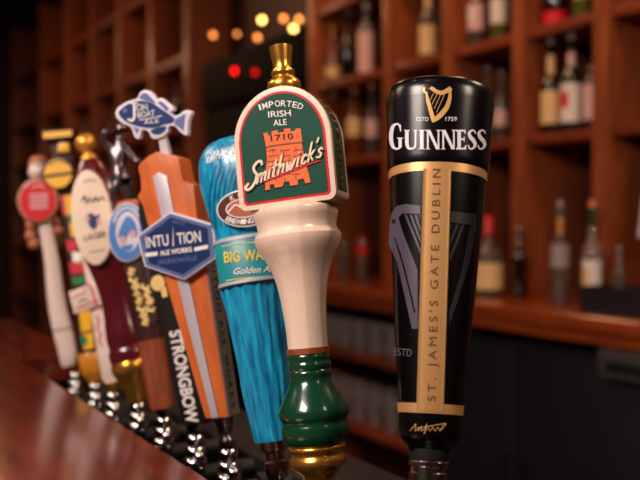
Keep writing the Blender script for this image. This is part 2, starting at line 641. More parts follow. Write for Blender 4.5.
mb.add(vv, [(i * (N + 1) + j, i * (N + 1) + j + 1, (i + 1) * (N + 1) + j + 1, (i + 1) * (N + 1) + j) for i in range(30) for j in range(N)])
frame = mb.build('gold_frame', M['gold'], t.root, angle=28)
# lettering
lt = t.wrap('brand_lettering', M['silver'], serif_word('GUINNESS', (388.5, 149.5), (486.5, 149.5), 19.5), s_cap, cap)
em = t.wrap('harp_emblem', M['harpgold'], harp(421.8, 122.5, 38), s_cap, cap)
t.wrap('small_lettering', M['silver'], text_on('ESTD', (416.5, 121.2), (428.5, 121.2), 4.2) + text_on('1759', (445.5, 121.0), (457, 121.0), 4.2), s_cap, cap)
ph = [[(388.6, 244), (389.4, 226), (391.5, 213), (397, 206), (406, 204), (420.5, 206), (420.5, 214), (402, 213.5), (398.5, 218), (402, 230), (417.5, 270), (418, 329), (412, 329), (397, 262)]]
for i in range(4):
    ph.append([(404.5 + i * 5, 215), (406.8 + i * 5, 215), (420.5, 249 - i * 11), (420.5, 254.5 - i * 11)])
pls = []
for p in ph:
    pls += [[p[k] for k in tr] for tr in tessellate_polygon([[Vector((a, b, 0)) for a, b in p]])]
lp_ = t.wrap('panel_harp', M['harpgrey'], pls, s_body, body)
t.wrap('panel_harp_lines', M['black'], ribbon([(394.6, 238), (404, 268), (414.6, 312)], 1.5, k=3) + [circ(393.6, 221.5, 2.3)], s_body, lp_, lift=0.0005)
rh = [[(448, 211), (476, 214), (477, 226), (448, 222)], [(470, 226), (476.5, 226), (470, 262), (458, 300), (449, 326), (449, 312), (462, 270)]]
for i in range(3):
    rh.append([(462 - i * 6, 225), (464.5 - i * 6, 225), (450, 262 - i * 16), (449.5, 256 - i * 16)])
pls = []
for p in rh:
    pls += [[p[k] for k in tr] for tr in tessellate_polygon([[Vector((a, b, 0)) for a, b in p]])]
t.wrap('panel_harp', M['harpdark'], pls, s_body, body)
t.wrap('small_lettering', M['greyprint'], text_on('ESTD', (393.8, 355), (411.5, 356.5), 7.5), s_body, body)
s_sp = lambda x, z: s_body(x, z) - 0.0014
sp = []
word = "ST. JAMES'S GATE DUBLIN"
t.wrap('spine_lettering', M['engrave'], text_on(word, (435.4, 401), (440.6, 169), 8.2, space=1.5), s_sp, frame, lift=0.0004)
# signature
sg = ribbon([(410, 431), (414, 426), (416, 424), (415, 431), (419, 427), (418, 431), (422, 426), (421, 431), (425, 428), (427, 424), (424, 434), (428, 428), (430, 431), (433, 427), (435, 431), (438, 427), (440, 431), (443, 425), (446, 424)], 0.6, k=4)
sg += ribbon([(424, 427), (436, 425), (446, 423.5), (441, 430)], 0.7, k=4)
t.wrap('signature', M['harpgold'], sg, s_body, body)
mb = MB(); mb.lathe(t.pr((500, 17), (486, 17.5), (484, 19.5), (473, 19.5), (471, 17.5), (468, 17.5), (466, 20), (462, 20.3), (460, 19))); mb.build('ferrule', M['darkchrome'], t.root)
mb = MB(); mb.lathe(t.pr((464, 18.6), (459, 19.8), (449, 20.2))); mb.build('collar', M['blacksoft'], t.root)

# ============================================================ 2. cream and green ceramic handle
t = Tap('beer_tap', 'cream and green ceramic tap handle with arched castle sign and gold finial', (322, 502), (280.5, 46.5), 18, dz=-0.04)
TW = math.cos(t.tw)
mm = t.m(150)
hw = 50.4 * mm
hd = 21.5 * mm
zb_, zs_, zt_ = t.v(207.5), t.v(145), t.v(91.5)


def tomb(hw_, b, s, top, n=40, rc=0.0):
    pts = []
    for i in range(7):
        a = PI / 2 * i / 6
        pts.append((-hw_ + rc - rc * math.sin(a), b + rc - rc * math.cos(a)))
    for i in range(n + 1):
        a = PI - PI * i / n
        pts.append((hw_ * math.cos(a), s + (top - s) * (math.sin(a) ** 0.95 if math.sin(a) > 0 else 0)))
    for i in range(7):
        a = PI / 2 * (1 - i / 6)
        pts.append((hw_ - rc + rc * math.sin(a), b + rc - rc * math.cos(a)))
    return pts


mb = MB(); mb.prism(tomb(hw, zb_, zs_, zt_, 40, 8 * mm), -hd, hd)
head = mb.build('head', M['cream'], t.root, bevel=5.5 * mm, seg=4, angle=60)
ins = 5.2 * mm
o1 = tomb(hw - ins, zb_ + ins, zs_, zt_ - ins, 40, 4 * mm)
o2 = tomb(hw - ins - 2.3 * mm, zb_ + ins + 2.3 * mm, zs_, zt_ - ins - 2.3 * mm, 40, 3 * mm)
mb = MB(); mb.prism(o1, -hd - 0.0005, -hd + 0.001); bd = mb.build('sign_border', M['red'], head, smooth=False)
mb = MB(); mb.prism(o2, -hd - 0.0009, -hd + 0.001); sign = mb.build('sign_panel', M['greenprint'], head, smooth=False)
# side panels with dark scroll print
out = tomb(hw + 0.0004, zb_, zs_, zt_ + 0.0004, 60, 8 * mm)
for sgn in (1, -1):
    seq = [p for p in out if p[0] * sgn > hw * 0.30 and p[1] > zb_ + 9 * mm]
    seq.append((sgn * (hw + 0.0004), zb_ + 10 * mm))
    seq.sort(key=lambda p: p[1])
    mb = MB()
    vv = [(x, y, z) for x, z in seq for y in (-hd + 6.5 * mm, hd - 6.5 * mm)]
    mb.add(vv, [(2 * i, 2 * i + 1, 2 * i + 3, 2 * i + 2) for i in range(len(seq) - 1)])
    sd = mb.build('side_panel', M['sidegreen'], head)
    mb = MB()
    k = 0
    while k < len(seq) - 3:
        pp = []
        for j in range(4):
            if k + j < len(seq):
                x, z = seq[k + j]
                pp.append((x + sgn * 0.0004, (hd * 0.35) * (1 if j % 2 else -1) * random.uniform(0.6, 1), z + 0.0006 * j))
        mb.tube(pp, 0.0006, 5)
        k += 3
    z0 = zb_ + 14 * mm
    for j in range(7):
        zz = z0 + (zs_ - z0) * j / 7
        mb.tube([(sgn * (hw + 0.0004), -hd * 0.3, zz), (sgn * (hw + 0.0006), hd * 0.35, zz + 0.004), (sgn * (hw + 0.0004), -hd * 0.25, zz + 0.006)], 0.0006, 5)
    mb.build('scroll_print', M['badgein'], sd)
fy = -hd - 0.0009
D = lambda n, m, p, l=0.0003, par=None: t.decal(n, m, p, fy, par or sign, lift=l, t=0.0003)
D('small_lettering', M['white'], [], 0) if False else None
arc = []
word = 'IMPORTED'
xs_ = [260.2, 263.3, 269.3, 275.2, 281.0, 286.6, 292.2, 297.2]
ws_ = [1.8, 5.2, 4.8, 5.2, 5.0, 4.8, 4.4, 5.0]
for c, x, w in zip(word, xs_, ws_):
    u = (x + w / 2 - 280.5) / 22
    yb = 106.8 + 4.2 * u * u - 0.6 * u - 0.3
    sl = math.atan(2 * 4.2 * u / 22) * 1.0
    dx, dy = math.cos(sl) * w / 2, math.sin(sl) * w / 2
    arc += text_on(c, (x + w / 2 - dx, yb - dy), (x + w / 2 + dx, yb + dy), 6.3, bold=0.004)
arc += text_on('IRISH', (268.6, 117.6), (291.2, 116.0), 6.3, bold=0.004)
arc += text_on('ALE', (273.8, 126.0), (287, 124.9), 6.2, bold=0.004)
D('small_lettering', M['white'], arc)
ring = [(263.6, 133.2), (268.2, 132.8), (268.6, 135.8), (271.8, 135.4), (271.8, 131.2), (277.8, 130.2), (278.3, 132.8), (284.2, 132.0), (284.2, 128.8), (290.6, 128.4), (291, 131.4), (295.6, 130.8), (295.8, 128.6), (300.9, 128.4), (302.8, 142.4), (299, 143.4), (285, 144.2), (272, 146.2), (266.2, 147.4)]
tower = [(266.5, 147), (272, 146), (285, 144), (299, 143), (302, 142.6), (304.5, 158), (308.5, 172), (311, 182.3), (305.6, 183.4), (303.8, 178.6), (298.2, 179.6), (298.2, 184.8), (290.4, 186), (289.6, 181.2), (284, 182.2), (283, 186.6), (275, 188), (274.4, 184), (270, 184.8), (270.2, 189.6), (265.4, 190.4), (265.8, 172), (267.2, 160)]
D('castle_shadow', M['ink'], [[(x - 1.0, y + 1.3) for x, y in ring], [(x - 0.9, y + 1.2) for x, y in tower]], 0.0001)
cs = D('castle_emblem', M['orange'], [ring, tower], 0.0004)
lines = ribbon([(265.8, 147.2), (284, 144.3), (302.4, 142.4)], 1.2, k=4)
for y in (151, 156.5, 162, 170, 175):
    for x0 in (268, 281, 293):
        j = random.uniform(-1, 1)
        lines += ribbon([(x0 + j, y + j * 0.5), (x0 + 4, y - 0.7), (x0 + 9 + j, y - 1.2)], 0.55, k=2)
for x, y in ((273, 149), (284, 152), (296, 147), (277, 159), (290, 158), (272, 166), (299, 164), (285, 178), (296, 176), (276, 177)):
    lines += ribbon([(x, y), (x + 0.4, y + 3.6)], 0.5, k=1)
D('castle_lines', M['inkbrown'], lines, 0.0008, cs)
D('date_lettering', M['ink'], text_on('1710', (271.3, 141.2), (293.6, 139.0), 6.0, bold=0.01, space=1.1), 0.0008, cs)
sw = ribbon([(261.5, 182.6, 0.6), (272, 178.6, 2.4), (290, 171.6, 3.0), (308, 164.6, 2.2), (321.5, 160.6, 0.8)], 0, cap=False)
D('red_swoosh', M['red'], sw, 0.0009)
# script lettering: brush strokes per letter
GL = {
    'S': [[(1.25, 2.05), (1.05, 2.45), (0.55, 2.5), (0.2, 2.1), (0.45, 1.55), (0.85, 1.05), (0.85, 0.35), (0.45, -0.2), (-0.1, -0.25), (-0.35, 0.1), (-0.1, 0.4)]],
    'm': [[(0, 1), (0, 0)], [(0, .6), (.28, 1), (.48, .8), (.48, 0)], [(.48, .6), (.76, 1), (.96, .8), (.96, 0.1), (1.1, 0)]],
    'i': [[(0, 1), (0, 0.1), (.12, 0)], [(0.0, 1.5), (0.02, 1.53)]],
    't': [[(.1, 1.8), (.1, .15), (.3, 0)], [(-.2, 1.1), (.5, 1.2)]],
    'h': [[(0, 2.1), (0, 0)], [(0, .6), (.32, 1), (.56, .8), (.56, .1), (.7, 0)]],
    'w': [[(0, 1), (.12, 0.05), (.25, 0.05), (.48, .8), (.55, .05), (.72, .05), (.98, 1)]],
    'c': [[(.55, .8), (.35, 1), (.06, .7), (.06, .25), (.3, 0), (.58, .15)]],
    'k': [[(0, 2.1), (0, 0)], [(.55, 1.05), (.02, .45)], [(.16, .55), (.58, 0)]],
    "'": [[(.05, 2.3), (-.05, 1.85)]],
    's': [[(.5, .8), (.3, 1), (.06, .8), (.2, .55), (.45, .35), (.32, 0), (-.08, .12)]],
}
script = []
bx, by = 248.8, 187.5
x = 0.0
xh = 8.6
for c, adv in zip("Smithwick's", (1.25, 1.4, 0.52, 0.74, 1.0, 1.42, 0.54, 0.88, 0.76, 0.4, 0.6)):
    for st in GL[c]:
        q = []
        for a, b in st:
            X = x + a + 0.24 * b - (0.12 if c != 'S' else 0)
            q.append((bx + X * xh * 0.91, by - X * xh * 0.388 - b * xh * 0.98))
        script += ribbon(q, 2.5 if c == 'S' else 1.9, k=4)
    x += adv
D('script_shadow', M['ink'], [[(a + 0.5, b + 1.0) for a, b in p] for p in script], 0.0010)
D('script_lettering', M['labelcream'], script, 0.0013)
# cream shaft: octagonal, flared rings
def octa(r, z, rx=1.0, ch=0.5):
    a = r
    pts = []
    for j in range(8):
        ang = PI / 8 + j * PI / 4
        pts.append((a * rx * math.cos(ang) / math.cos(PI / 8), a * math.sin(ang) / math.cos(PI / 8), z))
    res = []
    for j in range(8):
        p, q = Vector(pts[j]), Vector(pts[(j + 1) % 8])
        for f in (0.08, 0.5, 0.92):
            res.append(p.lerp(q, f))
    return res


mb = MB()
secs = [(348.5, 19.3), (335, 19.4), (318, 20.2), (300, 21.8), (285, 24.0), (272, 27.2), (262, 31), (254, 35.5), (248, 39), (243, 41), (239, 42), (236.5, 42), (234, 40.5), (231.5, 38.5), (228, 37.8), (223, 38.5), (218, 40), (214.5, 41), (211, 40.5), (208.5, 38), (206, 34)]
mb.rings([octa(r * t.m(y) * 0.985, t.v(y)) for y, r in secs])
mb.build('shaft', M['cream'], t.root, angle=24)
mb = MB(); mb.rings([octa(r * t.m(y), t.v(y)) for y, r in ((354, 20.2), (353.5, 20.6), (348, 20.4), (347.5, 19.2))])
mb.build('copper_band', M['copper'], t.root, angle=30)
mb = MB()
mb.lathe(t.pr((444, 28), (441, 30.5), (437, 32.8), (432, 34), (427, 34.2), (423.5, 33.2), (421, 32.2), (419, 33), (416, 35), (412, 35.6), (408, 34.8), (403, 32.6), (397, 29.6), (390, 25.8), (384, 22.6), (379, 20.6), (376.5, 20.6), (374, 21.6), (371.5, 21.4), (370, 20.4), (368, 21.4), (365, 22), (362.5, 21.2), (361, 20.2), (359, 21), (356.5, 21.4), (354.6, 20.6), (353.5, 20)), 48)
mb.build('green_foot', M['green'], t.root, angle=60)
mb = MB()
mb.lathe(t.pr((502, 14), (490, 14.5), (480, 15.5), (475, 17.5), (470, 22), (465.5, 26.6), (461, 28.2), (457, 27.6), (454.5, 25.6), (452.5, 25.2), (450.5, 26.8), (448, 28.6), (446, 28.6), (443, 26)), 48)
mb.build('gold_base', M['brass'], t.root, angle=60)
mb = MB()
mb.lathe([(a, b) for a, b in t.pr((93, 15), (89, 16.6), (85.5, 17), (82, 16), (79, 13), (77, 10.5), (76.2, 10.6), (74.8, 11.6), (72.8, 12), (70.8, 11.4), (70.2, 9.2), (69, 8.6), (61, 9.7), (50, 11.6), (47.2, 11.9), (46.8, 10.8))], 40)
mb.build('finial', M['brass'], t.root, angle=40)

# ============================================================ 3. blue wave handle
t = Tap('beer_tap', 'turquoise wave-shaped tap handle with oval brown badge, behind the castle sign', (278, 478), (231.5, 136), 14, dz=-0.05)
sec = t.pr((441, 17.2), (438, 18.2), (400, 21.5), (350, 25), (300, 28.8), (284, 30.2))
lowtab = sec
mb = MB()
n = 72
rg = []
for z, r in [(a + (b - a) * i / 4, ra + (rb - ra) * i / 4) for (a, ra), (b, rb) in zip(sec, sec[1:]) for i in range(4)] + [sec[-1]]:
    ringp = []
    for j in range(n):
        a = 2 * PI * j / n
        fl = 1 + 0.045 * math.sin(15 * a + z * 30) + 0.03 * math.sin(26 * a - z * 40)
        ringp.append((r * 1.02 * fl * math.cos(a), r * 0.8 * fl * math.sin(a), z))
    rg.append(ringp)
mb.rings(rg)
mb.build('fluted_stem', M['wave'], t.root, angle=70)
# label drum
tl = t.pr((286, 29.4), (285, 30.6), (240, 31.8), (238, 30.5))
mb = MB(); mb.loft([(z, r * 1.02, r * 0.86, 2.3) for z, r in tl], 64); drum = mb.build('label_band', M['teal'], t.root)
for y in (241, 283):
    mb = MB()
    q = t.pr((y + 1.8, 31), (y + 1.6, 32.4), (y - 1.6, 32.4), (y - 1.8, 31))
    mb.loft([(z, r * 1.02, r * 0.86, 2.3) for z, r in q], 64)
    mb.build('band_rim', M['aluminium'], drum)
sdrum = lambda x, z: -interp(tl, z) * 0.86 * max(0.02, 1 - min(1, abs(x) / (interp(tl, z) * 1.02)) ** 2.3) ** (1 / 2.3)
t.wrap('yellow_lettering', M['yellowtext'], text_on('BIG WAVE', (224.4, 262.5), (276, 258.5), 11, bold=0.02), sdrum, drum, lift=0.0005)
t.wrap('script_lettering', M['white'], text_on('Golden Ale', (233.8, 274.5), (277, 271.2), 6.6, shear=0.35, bold=0.015), sdrum, drum, lift=0.0005)
t.wrap('trim_line', M['yellowtext'], ribbon([(222, 246.6), (236, 244), (250, 242.8), (268, 241.6)], 0.9) + ribbon([(226.5, 280.6), (240, 278.6), (258, 277.2), (272, 276)], 0.9), sdrum, drum, lift=0.0005)
# wave crest head: shell curling over
mm = t.m(190)
hz = [(240, 29.5), (232, 30), (222, 31.5), (210, 34), (198, 36.6), (186, 38.4), (174, 38.8), (162, 37.4), (152, 34), (144.5, 28), (139.5, 20), (137, 8)]
rg = []
hn = 72
hs = t.pr(*hz)
fine = [tuple(p) for p in smooth_path(hs, 4)]
for z, r in fine:
    ringp = []
    for j in range(hn):
        a = 2 * PI * j / hn
        fl = 1 + 0.016 * math.sin(17 * a + z * 60) + 0.012 * math.sin(29 * a - z * 50)
        ringp.append((r * fl * math.cos(a), r * 0.5 * fl * math.sin(a) + 0.0 * z, z))
    rg.append(ringp)
mb = MB(); mb.rings(rg); whead = mb.build('wave_head', M['wave'], t.root, angle=70)
shead = lambda x, z: -interp(fine, z) * 0.5 * max(0.02, 1 - min(1, abs(x) / interp(fine, z)) ** 2) ** 0.5
# deep blue hollow of the wave and foam
hol = smooth_path([(216, 158), (228, 150), (245, 152), (250, 166), (246, 182), (232, 192), (216, 190), (212, 175), (216, 158)], 6)
dark = []
for i in range(9):
    x0 = 208 + i * 4.6
    dark += ribbon([(x0 + 8, 166 + i * 0.6, 1.0), (x0 + 3, 185, 1.8), (x0 + 1.5, 205, 1.6), (x0 + 4, 228, 0.8)], 0)
t.wrap('wave_streaks', M['wavedark'], [p for p in dark], shead, whead, lift=0.0004)
mb = MB()
for i in range(170):
    px = random.uniform(207, 240)
    py = 160 - (px - 207) * 0.3 + random.triangular(-6, 7, 0)
    X, Z = t.face(px, py, -0.012)
    yy = shead(X, Z)
    mb.ball((X, yy, Z), random.uniform(0.5, 1.3) * mm, 8, 6)
mb.build('foam', M['foam'], whead)
# oval badge
ox, oy = 245, 208


def oval(rx, ry, n=40, tilt=-0.12):
    return [(ox + rx * math.cos(2 * PI * j / n) * math.cos(tilt) - ry * math.sin(2 * PI * j / n) * math.sin(tilt), oy + rx * math.cos(2 * PI * j / n) * math.sin(tilt) + ry * math.sin(2 * PI * j / n) * math.cos(tilt)) for j in range(n)]


fyb = -0.021
bg = t.plate('oval_badge', M['white'], oval(28.5, 18.8), fyb, fyb + 0.012, whead, bevel=0.0004)
t.decal('badge_ring', M['badge'], [oval(27.2, 17.4)], fyb, bg, lift=0.0002)
t.decal('badge_centre', M['white'], [oval(19.2, 10.0)], fyb, bg, lift=0.0005)
t.decal('badge_picture', M['badgein'], [oval(18, 8.9)], fyb, bg, lift=0.0007)
t.decal('badge_wave', M['white'], ribbon([(229, 212), (236, 205), (243, 208), (250, 203), (259, 206)], 1.4), fyb, bg, lift=0.001)
bl = []
for w, a0, a1, rr in (('KONA', -2.15, -1.0, -1), ('BREWING CO', 2.35, 0.75, 1)):
    for i, c in enumerate(w):
        if c == ' ':
            continue
        a = a0 + (a1 - a0) * i / (len(w) - 1)
        cx, cy = ox + 23.2 * math.cos(a), oy + 13.6 * math.sin(a) - 2.2 * math.cos(a)
        tx, ty = -23.2 * math.sin(a), 13.6 * math.cos(a)
        if rr == 1:
            tx, ty = -tx, -ty
        d = math.hypot(tx, ty)
        tx, ty = tx / d, ty / d
        wd = 4.4
        nx, ny = ty, -tx
        h = 5.0
        bl += text_on(c, (cx - tx * wd / 2 - nx * h / 2, cy - ty * wd / 2 - ny * h / 2), (cx + tx * wd / 2 - nx * h / 2, cy + ty * wd / 2 - ny * h / 2), h, bold=0.015)
t.decal('badge_lettering', M['white'], bl, fyb, bg, lift=0.0006)
mb = MB(); mb.lathe(t.pr((478, 10), (470, 12), (462, 12), (460, 9.5), (452, 9.5), (450, 13), (440, 13))); mb.build('ferrule', M['darkchrome'], t.root)

# ============================================================ 4. orange wooden board with hexagon and fish
t = Tap('beer_tap', 'orange wooden tap handle with blue hexagon shield and blue fish on top', (228.5, 447), (163, 120), 27)
fy = -0.012
th = 0.026
outline = [(205.5, 418.5), (186, 350), (171, 300), (157, 250), (147, 222), (143.2, 206), (137.4, 196.5), (141.2, 190.5), (140.4, 178), (138.2, 167.5), (139.6, 163.4), (149, 155.5), (157, 151.6), (178.2, 157.8), (180.4, 170), (182.6, 180.6), (186, 183.4), (193.2, 184.6), (196.5, 214), (205, 260), (213, 315), (221, 370), (228, 417)]
board = t.plate('board', M['oak'], outline, fy, fy + th, bevel=0.0006)
strip = [(152.8, 176.4), (158.4, 172.2), (166.4, 176.2), (174.5, 216), (184, 258), (197, 320), (209, 376), (218.6, 417.5), (211.4, 418), (201, 376), (186.5, 320), (171.5, 258), (161, 216)]
t.plate('metal_strip', M['aluminium'], strip, fy - 0.0016, fy + 0.001, board, bevel=0.0003)
# grey right-hand side plank: follows the board's lower right edge
pl = [t.face(x, y, fy) for x, y in [(198.5, 222), (205, 260), (213, 315), (221, 370), (228, 417)]]
mb = MB()
vv = []
for x, z in pl:
    vv += [(x + 0.0001, fy + 0.001, z), (x + 0.0012, fy + 0.001, z), (x + 0.0012, fy + th - 0.001, z), (x + 0.0001, fy + th - 0.001, z)]
ff = []
for i in range(len(pl) - 1):
    for j in range(4):
        k = (j + 1) % 4
        ff.append((4 * i + j, 4 * i + k, 4 * i + 4 + k, 4 * i + 4 + j))
ff += [(0, 1, 2, 3), (16, 19, 18, 17)]
mb.add(vv, ff)
plank = mb.build('side_plank', M['greyside'], board, smooth=False)
# lettering down the side plank
polys, asp = text_polys('INTUITION ALE WORKS', space=1.35)
mb = MB()
for p in polys:
    q = []
    for a, b in p:
        f = 0.06 + 0.9 * a
        zz = pl[0][1] + (pl[-1][1] - pl[0][1]) * f
        xx = pl[0][0] + (pl[-1][0] - pl[0][0]) * f
        srt = sorted(pl, key=lambda s: s[1])
        xx = interp([(s[1], s[0]) for s in srt], zz)
        q.append((xx + 0.0016, fy + th * (0.32 + 0.36 * b), zz))
    mb.add(q, [tuple(range(len(q)))])
mb.build('side_lettering', M['ink'], plank, smooth=False)
# hexagon
hexo = [(136.8, 236.0), (169.8, 211.8), (213.4, 224.6), (216.6, 257.8), (184.2, 280.0), (144.6, 266.4)]
hc = (sum(p[0] for p in hexo) / 6, sum(p[1] for p in hexo) / 6)
sc = lambda k: [(hc[0] + (x - hc[0]) * k, hc[1] + (y - hc[1]) * k) for x, y in hexo]
hf = fy - 0.008
hx = t.plate('hexagon_shield', M['palelilac'], hexo, hf, fy, bevel=0.0004)
t.decal('shield_rim', M['lilac'], [sc(0.95)], hf, hx, lift=0.0001)
t.decal('shield_field', M['navy'], [sc(0.84)], hf, hx, lift=0.0004)
ht = text_on('INTU', (147.0, 248.0), (169.6, 245.0), 11.5, bold=0.012) + text_on('TION', (178.2, 244.2), (201.8, 241.6), 11.5, bold=0.012)
ht += [[(173.0, 246), (174.3, 246), (173.6, 226)]]
ht += [[(145.4, 253.0), (158, 251.6), (158.2, 255.6), (145.8, 257.0)], [(194.6, 247.4), (208.2, 244.6), (208.4, 248.6), (194.8, 251.4)]]
ht += text_on('ALE WORKS', (160.5, 255.6), (192.6, 251.4), 4.8, bold=0.03)
t.decal('shield_lettering', M['white'], ht, hf, hx, lift=0.0007)
t.decal('small_lettering', M['lilac'], text_on('JACKSONVILLE', (158.5, 264.6), (197.8, 260), 4.6, bold=0.01) + text_on('CRAFT', (155, 229), (165.5, 225.5), 3) + text_on('BREWED', (172.5, 223.2), (185, 225), 3), hf, hx, lift=0.0007)
# fish topper
ff_ = fy + 0.006
fo = smooth_path([(115.2, 112.0), (118.5, 107), (127, 101.6), (136.5, 98.6), (140, 92.5), (145, 89.8), (151.5, 92.4), (156.5, 99.2), (161, 97.8), (166.5, 102), (172, 106.4), (173.4, 109.6), (169.4, 112.2), (172.6, 115), (178, 115.2), (184.5, 110.6), (191.6, 111.4), (188.5, 120), (187.6, 128), (187.0, 135.4), (180.5, 132.2), (174.6, 126), (168.8, 126.4), (167.4, 132), (161.2, 137.2), (152.8, 138.4), (148, 131.4), (141.8, 130), (139, 138.6), (134.6, 136.8), (131.2, 127.8), (122.5, 123.2), (116.4, 117.6), (115.2, 112.0)], 4)[:-1]
fish = t.plate('fish_topper', M['palelilac'], fo, ff_, ff_ + 0.006, bevel=0.0004)
fc = (150, 114)
bodyf = smooth_path([(118.8, 112), (127, 104.8), (140, 101), (152, 103), (163, 110), (174, 117.8), (172, 122.8), (163, 124.8), (152, 127.8), (140, 126.6), (128, 122.4), (121, 117), (118.8, 112)], 4)[:-1]
t.decal('fish_body_print', M['fishblue'], [bodyf], ff_, fish)
for p in (smooth_path([(139.4, 98.6), (142, 94), (146, 93.2), (151, 97), (155.6, 103.4), (148, 101)], 3), smooth_path([(157.6, 102.4), (162, 101.6), (168.8, 108.4), (166, 110.8)], 3), [(175.6, 119.4), (185.2, 113.4), (183.6, 130.6), (174.8, 124)], [(133.4, 126.8), (139.6, 129), (137, 133.8)]):
    t.decal('fish_fin_print', M['lilac'], [p], ff_, fish)
t.decal('fish_belly_print', M['fishblue'], [smooth_path([(150.6, 130.6), (158, 127.2), (166.2, 126.6), (164.4, 131.4), (158.4, 134.6), (152.4, 133.6)], 3)], ff_, fish)
ft = ribbon([(134.6, 104), (134.8, 116), (132.6, 120.6), (129, 119.6)], 2.3) + ribbon([(131.6, 103.6), (137.6, 103.2)], 1.4) + text_on('ON', (137.4, 111.2), (148.2, 110), 7.0) + text_on('BOAT', (138.4, 118), (155.6, 115.6), 6.0) + text_on('ALE', (144.5, 124.4), (159.5, 122.6), 3.8)
ft += ribbon([(140, 120), (150, 118.6), (162, 115.8)], 0.9)
t.decal('fish_lettering', M['white'], ft, ff_, fish, lift=0.0006)
t.decal('fish_eye', M['lilac'], [circ(125.4, 110.6, 2.2)], ff_, fish, lift=0.0006)
st = [t.face(x, y, ff_) for x, y in ((155.6, 132), (162.4, 132), (168.6, 156), (159.8, 156))]
mb = MB(); mb.prism(st, ff_ + 0.003, ff_ + 0.009); mb.build('fish_stand', M['aluminium'], fish, smooth=False)
mb = MB(); mb.lathe(t.pr((447, 7), (443, 8.6), (439, 8.6), (437, 7.2), (430, 7.2), (424, 9.2), (417, 11))); mb.build('ferrule', M['darkchrome'], t.root)

# ============================================================ 5. black handle with white vertical lettering
t = Tap('beer_tap', 'narrow black tap handle with white lettering reading downwards, left of the orange board', (195.5, 433), (146.5, 170), 25)
fy = -0.011
o5 = [(182, 424.5), (171, 372), (160.5, 320), (149, 262), (138, 214), (139, 190), (160, 190), (166, 214), (177, 262), (189, 320), (197, 372), (205, 424.5)]
blk = t.plate('blade', M['blacksoft'], o5, fy, fy + 0.022, bevel=0.0012)
t.decal('vertical_lettering', M['white'], text_on('STRONGBOW', (169.5, 331.5), (187.2, 424), 12.0, bold=0.028), fy, blk)
t.decal('orange_crest', M['goldletters'], [circ(158, 283, 7, 8), [(160, 288), (166, 286), (168, 296), (163, 298)]], fy, blk)
mb = MB(); mb.lathe(t.pr((433, 6), (430, 7.6), (426, 7.6), (423, 9.5))); mb.build('ferrule', M['chrome'], t.root)

# ============================================================ 6. brown wooden handle with gold letters, disc and figure
t = Tap('beer_tap', 'brown wooden tap handle with gold letters, pale blue disc and pewter figure on top', (163.5, 415), (116, 128), 12)
lo = t.pr((408, 11.5), (404, 12.6), (370, 13), (345, 13.2), (338, 13.6))
mb = MB(); mb.loft([(z, r, r * 0.8, 2.6) for z, r in lo], 40); mb.build('rust_foot', M['rust'], t.root, angle=60)
up = t.pr((339, 14), (300, 15), (262, 15), (240, 13), (224, 9), (206, 6))
mb = MB(); mb.loft([(z, r, r * 0.8, 2.6) for z, r in up], 40); ub = mb.build('brown_shaft', M['umber'], t.root, angle=60)
# gold lettering: chunky raised letters in two columns
mb = MB()
fyl = -0.0145
def blob(mb_, cx, cy, w, h, ang, kind):
    ca, sa = math.cos(ang), math.sin(ang)
    strokes = {0: [[(-.5, -.5), (.5, -.5)], [(-.5, .5), (.5, .5)], [(0, -.5), (0, .5)]], 1: [[(-.5, -.5), (-.5, .5), (.5, .5), (.5, -.5)]], 2: [[(-.5, -.5), (.5, 0), (-.5, .5)]], 3: [[(-.5, -.4), (.5, -.5)], [(-.5, .4), (.5, .5)], [(.5, -.5), (.5, .5)]]}[kind]
    for s in strokes:
        pts = []
        for a, b in s:
            x, y = cx + (a * w * ca - b * h * sa), cy + (a * w * sa + b * h * ca)
            X, Z = t.face(x, y, fyl)
            pts.append((X, fyl, Z))
        mb_.tube(pts, 1.9 * t.m(290), 6)
for i in range(8):
    f = i / 7
    blob(mb, 131.5 + 14.0 * f, 272 + 50 * f, 6.2, 4.2, 0.25, [0, 1, 3, 2, 0, 1, 3, 0][i])
for i in range(4):
    f = i / 3
    blob(mb, 145.6 + 5.2 * f, 286.5 + 22 * f, 6.0, 4.4, 0.25, [1, 0, 3, 1][i])
mb.build('gold_lettering', M['goldletters'], ub)
mb = MB(); mb.prism([t.face(x, y, fyl) for x, y in ((124, 266), (139, 264), (158, 318), (149, 330), (142, 328))], fyl, 0.004); mb.build('letter_backing', M['umber'], ub)
# disc
dfy = -0.019
disc = t.plate('disc_emblem', M['palelilac'], circ(127, 232.5, 19.4, 29.4, 40), dfy, dfy + 0.012, bevel=0.0005)
t.decal('disc_ring', M['skyblue'], [circ(127, 232.5, 18.2, 28, 40)], dfy, disc, lift=0.0002)
t.decal('disc_centre', M['palelilac'], [circ(128, 231.5, 12.2, 20, 36)], dfy, disc, lift=0.0004)
t.decal('disc_picture', M['skyblue'], [smooth_path([(118, 236), (123, 222), (129, 216), (136, 224), (138, 238), (130, 232), (124, 244), (118, 236)], 4)[:-1], [(121, 246), (134, 244), (131, 250), (124, 251)]], dfy, disc, lift=0.0007)
t.decal('disc_detail', M['pinkish'], [circ(123, 240, 3.4, 4), circ(133, 234, 3, 4)], dfy, disc, lift=0.0009)
t.decal('disc_lettering', M['white'], ribbon([(114, 222), (118, 213), (126, 208), (134, 210), (140, 218)], 1.6), dfy, disc, lift=0.0006)
